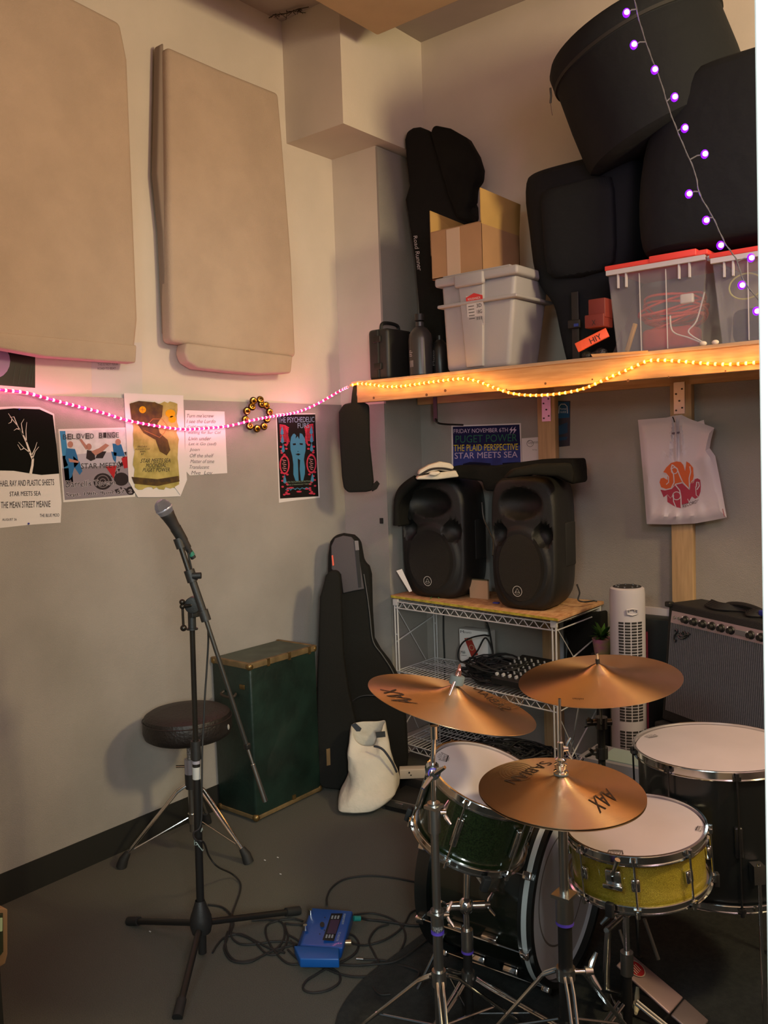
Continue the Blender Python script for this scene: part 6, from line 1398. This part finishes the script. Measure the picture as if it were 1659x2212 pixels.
m.build('edge_trim', trimt, r, bevel=.002)
for x in (.032, TX-.010):
    for y in (TY0+.008, TY1-.008):
        for z in (.020, TZ-.012): MB().sph((x, y, z), .022, 14, (.8, .8, .8)).build('corner_cap', brass, r)
m = MB()
for k in range(3): m.bb((TX-.004, TY0+.10+k*.13, TZ-.028), (TX+.006, TY0+.115+k*.13, TZ+.006))
m.bb((TX, TY0+.22, .03), (TX+.006, TY0+.24, .05)); m.build('rivet_plate', brass, r)
MB().tube(spline([(.10, TY0-.004, TZ-.14), (.10, TY0-.022, TZ-.15), (.14, TY0-.026, TZ-.155), (.18, TY0-.022, TZ-.15), (.18, TY0-.004, TZ-.14)], 5), .006, 8).build('side_handle', mat('handle_brown', (.03, .02, .012), .6), r)
MB().bb((.205, TY0-.006, TZ-.115), (.235, TY0+.001, TZ-.095)).build('side_latch', brass, r, bevel=.001)
for x in (.05, TX-.03):
    for y in (TY0+.04, TY1-.04): MB().cyl((x, y, 0), (x, y, .02), .014, n=12).build('foot', brass, r)

# ================================================================== GIG BAGS IN CORNER
N1 = V(.62, -.77, .10).normalized()
O1 = FL(770, 1706, .01)
r = thing('guitar_gig_bag', 'plain black gig bag standing in the corner right beside the green trunk', 'instrument bag', V(O1.x, O1.y, 0))
pl = [(699, 1262), (703, 1244), (712, 1234), (725, 1232), (733, 1238), (736, 1262), (738, 1340), (742, 1420), (752, 1490), (768, 1560), (776, 1640), (772, 1700), (740, 1707), (700, 1704), (687, 1692), (683, 1600), (685, 1480), (688, 1380), (691, 1290)]
slabbag(pl, O1, N1, .10).build('bag_body', bagm2, r, bevel=.02, seg=4)
g_ = lambda x, y, h: PL(x, y, O1+N1*(h+.001), N1)
MB().prism([g_(x, y, 0) for x, y in ((705, 1618), (713, 1616), (714, 1652), (706, 1654))], N1*.003).build('leather_tab', mat('tab_tan', (.16, .085, .02), .6), r)
O2 = FL(800, 1700, .01)+V(0, .14, 0); N2 = V(.55, -.83, .12).normalized()
r = thing('guitar_gig_bag', 'tall black gig bag with a grey zip pocket at its top, leaning in the corner', 'instrument bag', V(O2.x, O2.y, 0))
pl = [(708, 1200), (712, 1170), (722, 1156), (742, 1151), (762, 1154), (776, 1166), (784, 1212), (795, 1222), (800, 1240), (802, 1320), (806, 1380), (820, 1405), (840, 1430), (858, 1462), (870, 1500), (876, 1560), (880, 1640), (876, 1680), (860, 1698), (790, 1702), (720, 1700), (706, 1640), (704, 1480), (706, 1300)]
slabbag(pl, O2, N2, .10).build('bag_body', bagm2, r, bevel=.02, seg=4)
g2 = lambda x, y, h=0: PL(x, y, O2+N2*(h+.002), N2)
MB().prism([g2(x, y) for x, y in ((716, 1180), (724, 1163), (742, 1157), (760, 1160), (769, 1172), (778, 1215), (787, 1272), (765, 1276), (742, 1281), (737, 1240), (728, 1236), (717, 1230))], N2*.012).build('grey_pocket', greybag, r, bevel=.004)
MB().prism([g2(x, y, .013) for x, y in ((765, 1168), (774, 1168), (781, 1268), (775, 1269))], N2*.003).build('pocket_zip', rubber, r)
MB().prism([g2(x, y, .015) for x, y in ((766, 1168), (774, 1168), (776, 1188), (768, 1189))], N2*.003).build('zip_pull', mat('zip_grey', (.16, .14, .14), .5), r)
MB().prism([g2(x, y, .013) for x, y in ((716.5, 1200), (719.5, 1199), (722, 1221), (718.5, 1222))], N2*.004).build('orange_tab', mat('tab_orange', (.8, .10, .04), .5), r)
MB().tube(spline([g2(x, y, .004) for x, y in ((786, 1240), (794, 1290), (799, 1330), (806, 1385), (826, 1415), (848, 1450), (864, 1492))], 5), .0024, 6).build('piping', mat('piping_grey', (.09, .09, .09), .6), r)
MB().tube(spline([g2(x, y, .004) for x, y in ((755, 1520), (775, 1506), (800, 1502), (830, 1508), (860, 1530))], 5), .004, 6).build('pocket_zip', blackp, r)
# canvas tote
r = thing('canvas_tote', 'slouched cream canvas tote bag with dark tape patches on the floor', 'bag', FL(800, 1740, 0))
rows = [(1746, 738, 790, 3.86, .12), (1740, 729, 818, 3.88, .18), (1722, 731, 845, 3.90, .22), (1705, 738, 862, 3.92, .24), (1690, 747, 864, 3.94, .24), (1670, 754, 860, 3.95, .22), (1655, 750, 852, 3.95, .20), (1640, 755, 850, 3.96, .19), (1622, 750, 842, 3.96, .17), (1605, 755, 842, 3.97, .15), (1590, 754, 836, 3.98, .12), (1575, 758, 832, 3.985, .10)]
m = loft(rows, n=48, jit=.035, p=2.8, seed=9); m.f = m.f[:-1]  # open at the top
nr = len(rows)
for k in range(nr-4, nr):
    for i in range(48):
        q = 2*PI*i/48; c_, s_ = math.cos(q), math.sin(q); yd = 1582-14*max(0, c_)**3-2*max(0, -c_)+30*max(0, -s_)**2*(1 if c_ < .35 else .4)-10*max(0, s_)
        m.v[k*48+i] = m.v[k*48+i] + V(0, 0, (1583-yd)*.0021*(k-nr+5)/4)
tb = m.build('bag_body', canvas, r); md = tb.modifiers.new('t', 'SOLIDIFY'); md.thickness = .004; md = tb.modifiers.new('s', 'SUBSURF'); md.levels = 1; md.render_levels = 1
m = MB().prism([PD(x, y, 3.885) for x, y in ((811, 1582), (832, 1580), (833, 1592), (813, 1594))], HF*.004); m.build('tape_patch', mat('patch_black', (.02, .02, .02), .6), r)
MB().prism([PD(x, y, 3.88) for x, y in ((758, 1566), (768, 1562), (781, 1574), (778, 1580), (770, 1580))], HF*.004).build('strap_end', mat('strap_navy', (.02, .025, .035), .7), r)
MB().tube(spline([PD(x, y, D) for x, y, D in ((808, 1612, 3.87), (818, 1614, 3.86), (830, 1622, 3.85), (846, 1645, 3.85), (857, 1668, 3.86))], 5), .005, 6).build('strap', mat('strap_navy', (.02, .025, .035)), r)
# metal case and white power box at rack foot
c0, c1 = FL(842, 1728, .05), FL(902, 1742, .05)
d_ = (c1-c0).normalized(); n_ = V(-d_.y, d_.x, 0); r = thing('flight_case', 'low black case with an aluminium edge on the floor beside the canvas tote', 'case', V((c0+c1)/2)-V(0, 0, .05))
MB().box((c0+c1)/2+d_*.05+n_*.10+V(0, 0, -.023), (.30, .20, .05), (d_, n_, V(0, 0, 1))).build('case_body', blackp, r, bevel=.003)
MB().box((c0+c1)/2+d_*.05+V(0, 0, -.012), (.31, .008, .032), (d_, n_, V(0, 0, 1))).build('metal_edge', chromed, r, bevel=.001)
MB().box((c0+c1)/2-d_*.02+n_*(-.005)+V(0, 0, -.012), (.04, .008, .02), (d_, n_, V(0, 0, 1))).build('latch', steel, r, bevel=.001)
c = V(.60, 3.10, .07); r = thing('power_box', 'cream socket box with a cord on the floor at the foot of the rack', 'power strip', (c.x, c.y, 0))
pp = PD(893, 1668, 4.0); pz = pp.z
MB().box(pp, (.13, .05, .045), (HR, HF, V(0, 0, 1))).build('socket_box', mat('ivory', (.5, .45, .38), .5), r, bevel=.004)
MB().box(pp+HR*.10-V(0, 0, .018), (.10, .05, .05), (HR, HF, V(0, 0, 1))).build('transformer', mat('ivory2', (.45, .34, .30), .5), r, bevel=.004)
MB().bb((pp.x-.07, pp.y-.02, .002), (pp.x+.10, pp.y+.05, pp.z-.02)).build('dark_block', blackp, r, bevel=.003)
d = DC(lambda x, y, h: pp-HF*(.0255+h)+HR*x+V(0, 0, y)); d.disc(-.02, .008, .004, .005); d.disc(-.012, -.004, .004, .003); d.build('socket_hole', ink, r)

# ================================================================== BLUE PEDAL AND CABLES
r = thing('vocal_effects_pedal', 'blue two-footswitch effects pedal with a small dark screen on the carpet', 'effects pedal', FL(705, 2060, 0))
hT = .055; hF = .022
T_ = [FL(665, 1962, hF), FL(760, 1968, hT), FL(735, 2050, hT), FL(655, 2045, hF)]
T_ = [FL(672, 1960, .05), FL(762, 1967, .05), FL(741, 2048, .05), FL(650, 2040, .035)]
B_ = [FL(666, 1985, .003), FL(765, 1990, .003), FL(737, 2072, .003), FL(634, 2062, .003)]
MB().hexa([V(p) for p in B_]+[V(p) for p in T_]).build('pedal_case', blue, r, bevel=.006)
pn = (T_[1]-T_[0]).cross(T_[2]-T_[0]).normalized()
if pn.z < 0: pn = -pn
PS = lambda x, y, h: PL(x, y, T_[0]+pn*(.0008+h), pn)
ep = lambda x, y: (420+x/3.072, 1850+y/3.073)
d = DC(PS); d.poly([ep(*q) for q in ((908, 378), (985, 378), (925, 562), (850, 555))], .0008); d.build('display_frame', mat('screen_black', (.008, .008, .012), .2), r)
d = DC(PS); d.poly([ep(*q) for q in ((905, 420), (966, 420), (938, 515), (878, 512))], .0014); d.build('display', mat('screen_purple', (.045, .025, .06), .25), r)
d = DC(PS)
for k in range(3): d.poly([ep(912+k*20, 392), ep(924+k*20, 392), ep(918+k*20, 415), ep(906+k*20, 414)], .0016); d.poly([ep(874+k*19, 518), ep(886+k*19, 518), ep(880+k*19, 542), ep(868+k*19, 541)], .0016)
d.build('display_digits', mat('digit_pale', (.22, .26, .30), .4), r)
d = DC(PS); d.text('PERFORM', [ep(1004, 382), ep(990, 450), ep(975, 448), ep(990, 380)], .001); d.text('TC-HELICON', [ep(972, 502), ep(955, 562), ep(940, 560), ep(958, 500)], .001); d.build('lettering', mat('print_pale', (.35, .45, .55)), r)
d = DC(PS); d.disc(*ep(848, 452), 5, 6, .001); [d.disc(*ep(x, y), 1.3, 1.3, .001) for x, y in ((866, 405), (832, 515), (863, 490))]; d.build('led_mark', ink, r)
for x, y in ((770, 375), (735, 478), (752, 565), (815, 360), (790, 460)):
    b_ = PS(*ep(x, y), 0) if x in (770, 735) else None
    if b_: MB().cyl(b_-pn*.004, b_+pn*.012, .0085, .007, 16).build('footswitch', chrome, r)
MB().prism([PS(*ep(*q), .0) for q in ((660, 590), (960, 605), (960, 680), (700, 678))], -pn*.03).build('front_lip', mat('blue_lip', (.006, .085, .34), .4), r, bevel=.004)
jk = FL(764, 1984, .035); MB().cyl(jk, jk+(FL(778, 1984, .03)-jk), .009, n=14).build('jack', mat('jack_teal', (.01, .18, .16), .4), r)
jk = FL(740, 2036, .030); MB().cyl(jk, FL(758, 2036, .028), .009, n=14).build('jack', mat('jack_brass', (.4, .3, .2), .35, .8), r)
E5 = lambda *L: [FL(420+x/3.072, 1850+y/3.073, z if (z := (p[2] if len(p) > 2 else .005)) else 0) for p in L for x, y in [p[:2]]]
def cord(label, pts, rr=.0034, m=rubber):
    P = spline(pts, 7); o = MB().tube(P, rr, 8).build('floor_cable', m, loc=V(P[0].x, P[0].y, 0)); tag(o, label, 'cable'); return o
cord('black cable arching from the top of the blue pedal to behind the bass drum', E5((880, 330, .02), (880, 270), (915, 205), (1000, 150), (1150, 128), (1300, 138), (1450, 165), (1560, 185), (1700, 190)))
cord('black cable leaving the teal jack of the blue pedal toward the drums', E5((1090, 405, .03), (1150, 420), (1250, 430), (1350, 445), (1450, 460), (1560, 455), (1680, 450)), .0045)
cord('thin black cable snaking from the brass jack round the large loop', E5((1050, 580, .026), (1130, 590), (1250, 560), (1350, 500), (1400, 440), (1440, 370), (1520, 345), (1600, 330)))
cord('black cable in a large round loop to the right of the blue pedal', E5((1060, 390, .02), (1180, 378), (1300, 410), (1380, 470), (1400, 540), (1370, 620), (1300, 720), (1200, 785), (1080, 800), (960, 780), (860, 740), (760, 700), (690, 640), (640, 560)))
cord('black cable looping in an oval in front of the blue pedal', E5((620, 620), (700, 690), (800, 700), (900, 740), (960, 780), (960, 840), (880, 890), (780, 905), (722, 880), (740, 830), (800, 790), (900, 730), (1000, 690), (1070, 640), (1090, 580), (1060, 530), (1020, 515)))
cord('black cable wandering along the rug edge near the left cymbal stand', E5((1600, 500, .012), (1500, 590, .014), (1350, 690, .014), (1200, 715, .008), (1000, 720, .006), (880, 690, .006), (760, 620, .012), (690, 560, .006), (620, 520, .006)))
cord('thin black cable with a jack plug at its end lying right of the blue pedal', E5((1075, 680, .008), (1130, 685), (1250, 690), (1330, 715), (1430, 740, .013), (1490, 770, .013), (1460, 830, .013)))
cord('black cable curling on the dark rug left of the cymbal stand', E5((1290, 450), (1210, 480), (1160, 560), (1190, 640), (1225, 720), (1190, 790), (1180, 860), (1230, 915, .012), (1300, 915, .012)))
cord('black cable coiled in loops left of the blue pedal', E5((720, 430), (660, 415), (560, 425), (480, 460), (480, 540), (540, 640), (620, 710), (720, 710), (820, 680), (1000, 720), (1150, 720), (1230, 690)))
cord('black cable looping behind the mic stand foot toward the pedal', E5((90, 320), (180, 335), (240, 385), (260, 450), (240, 520), (300, 580), (420, 580), (520, 565), (640, 570), (700, 600)))
cord('black cable in a wide low loop right of the mic stand base', E5((220, 500), (205, 560), (220, 640), (280, 695), (380, 690), (470, 650), (560, 600), (600, 520), (580, 440), (500, 420), (380, 425)))
cord('black cable crossing the tangle between mic stand and pedal', E5((250, 510), (330, 530), (400, 570), (470, 640), (540, 650), (600, 600), (620, 530), (600, 450), (640, 450), (720, 455)))
cord('black cable end frayed by the mic stand centre tube', E5((120, 640), (150, 590), (200, 540), (300, 515), (400, 560), (500, 610), (600, 640)))
o = MB().cyl(FL(770, 2071, .008), FL(785, 2072, .008), .004, n=10).build('jack_plug', steel, loc=FL(770, 2071, 0)); tag(o, 'small silver jack plug on the carpet at the cable end', 'plug')
# lint specks
for i, (x, y) in enumerate(((572, 1858), (606, 1888), (324, 2012), (600, 1852))):
    o = MB().box(FL(x, y, .004), (.008, .003, .002)).build('lint_speck', paper, loc=FL(x, y, 0)); tag(o, 'tiny pale speck of lint on the carpet', 'lint', 'lint specks on the carpet')
# wooden-edged thing at the left border
bx = FL(-60, 2140, 0)
q = [PD(x, y, 2.45) for x, y in ((-120, 1966), (17, 1963), (17, 2062), (12, 2082), (0, 2090), (-120, 2100))]
r = thing('wooden_box', 'tan wooden frame of a box just poking in at the lower left edge', 'box', V(q[3].x, q[3].y, 0))
MB().prism(q, HF*.12-HR*.16).build('box_side', mat('tan_wood', (.26, .15, .07), .6), r, bevel=.004)
MB().prism([PD(x, y, 2.44) for x, y in ((-110, 1980), (3, 1976), (4, 2060), (-8, 2075), (-110, 2085))], HF*.01).build('inner_panel', mat('panel_dark', (.02, .03, .012), .6), r)
MB().prism([PD(x, y, 2.435) for x, y in ((-20, 1985), (4, 1984), (4, 2012), (-20, 2014))], HF*.004).build('green_label', mat('label_green', (.45, .6, .35), .5), r)
MB().prism([V(p.x, p.y, 0)+V(0, 0, z) for p, z in ((q[0], q[4].z+.02), (q[4], q[4].z+.02), (q[4], 0), (q[0], 0))], HF*.10-HR*.15).build('box_base', mat('panel_dark2', (.03, .032, .025), .8), r)
# cobweb at the ceiling corner
r = thing('cobweb', 'dark dusty cobweb strand at the ceiling beside the corner soffit', 'cobweb', FL(590, 38, H-.012))
rc = random.Random(8); m = MB(); wb_ = [FL(x, y, H-.012) for x, y in ((579, 40), (592, 32), (606, 30), (620, 29), (632, 24), (645, 19), (658, 17), (667, 15))]
m.tube(wb_, .002, 5); 
for k in range(26):
    c = rc.choice(wb_[1:6]); m.tube([c+V(rc.uniform(-.025, .025), rc.uniform(-.025, .025), rc.uniform(-.02, .004)), c, c+V(rc.uniform(-.02, .02), rc.uniform(-.02, .02), rc.uniform(-.02, .004))], .0014, 4)
m.tube([wb_[4], FL(662, 28, H-.012)], .0015, 4); m.build('strand', mat('dust', (.05, .035, .025), 1), r)
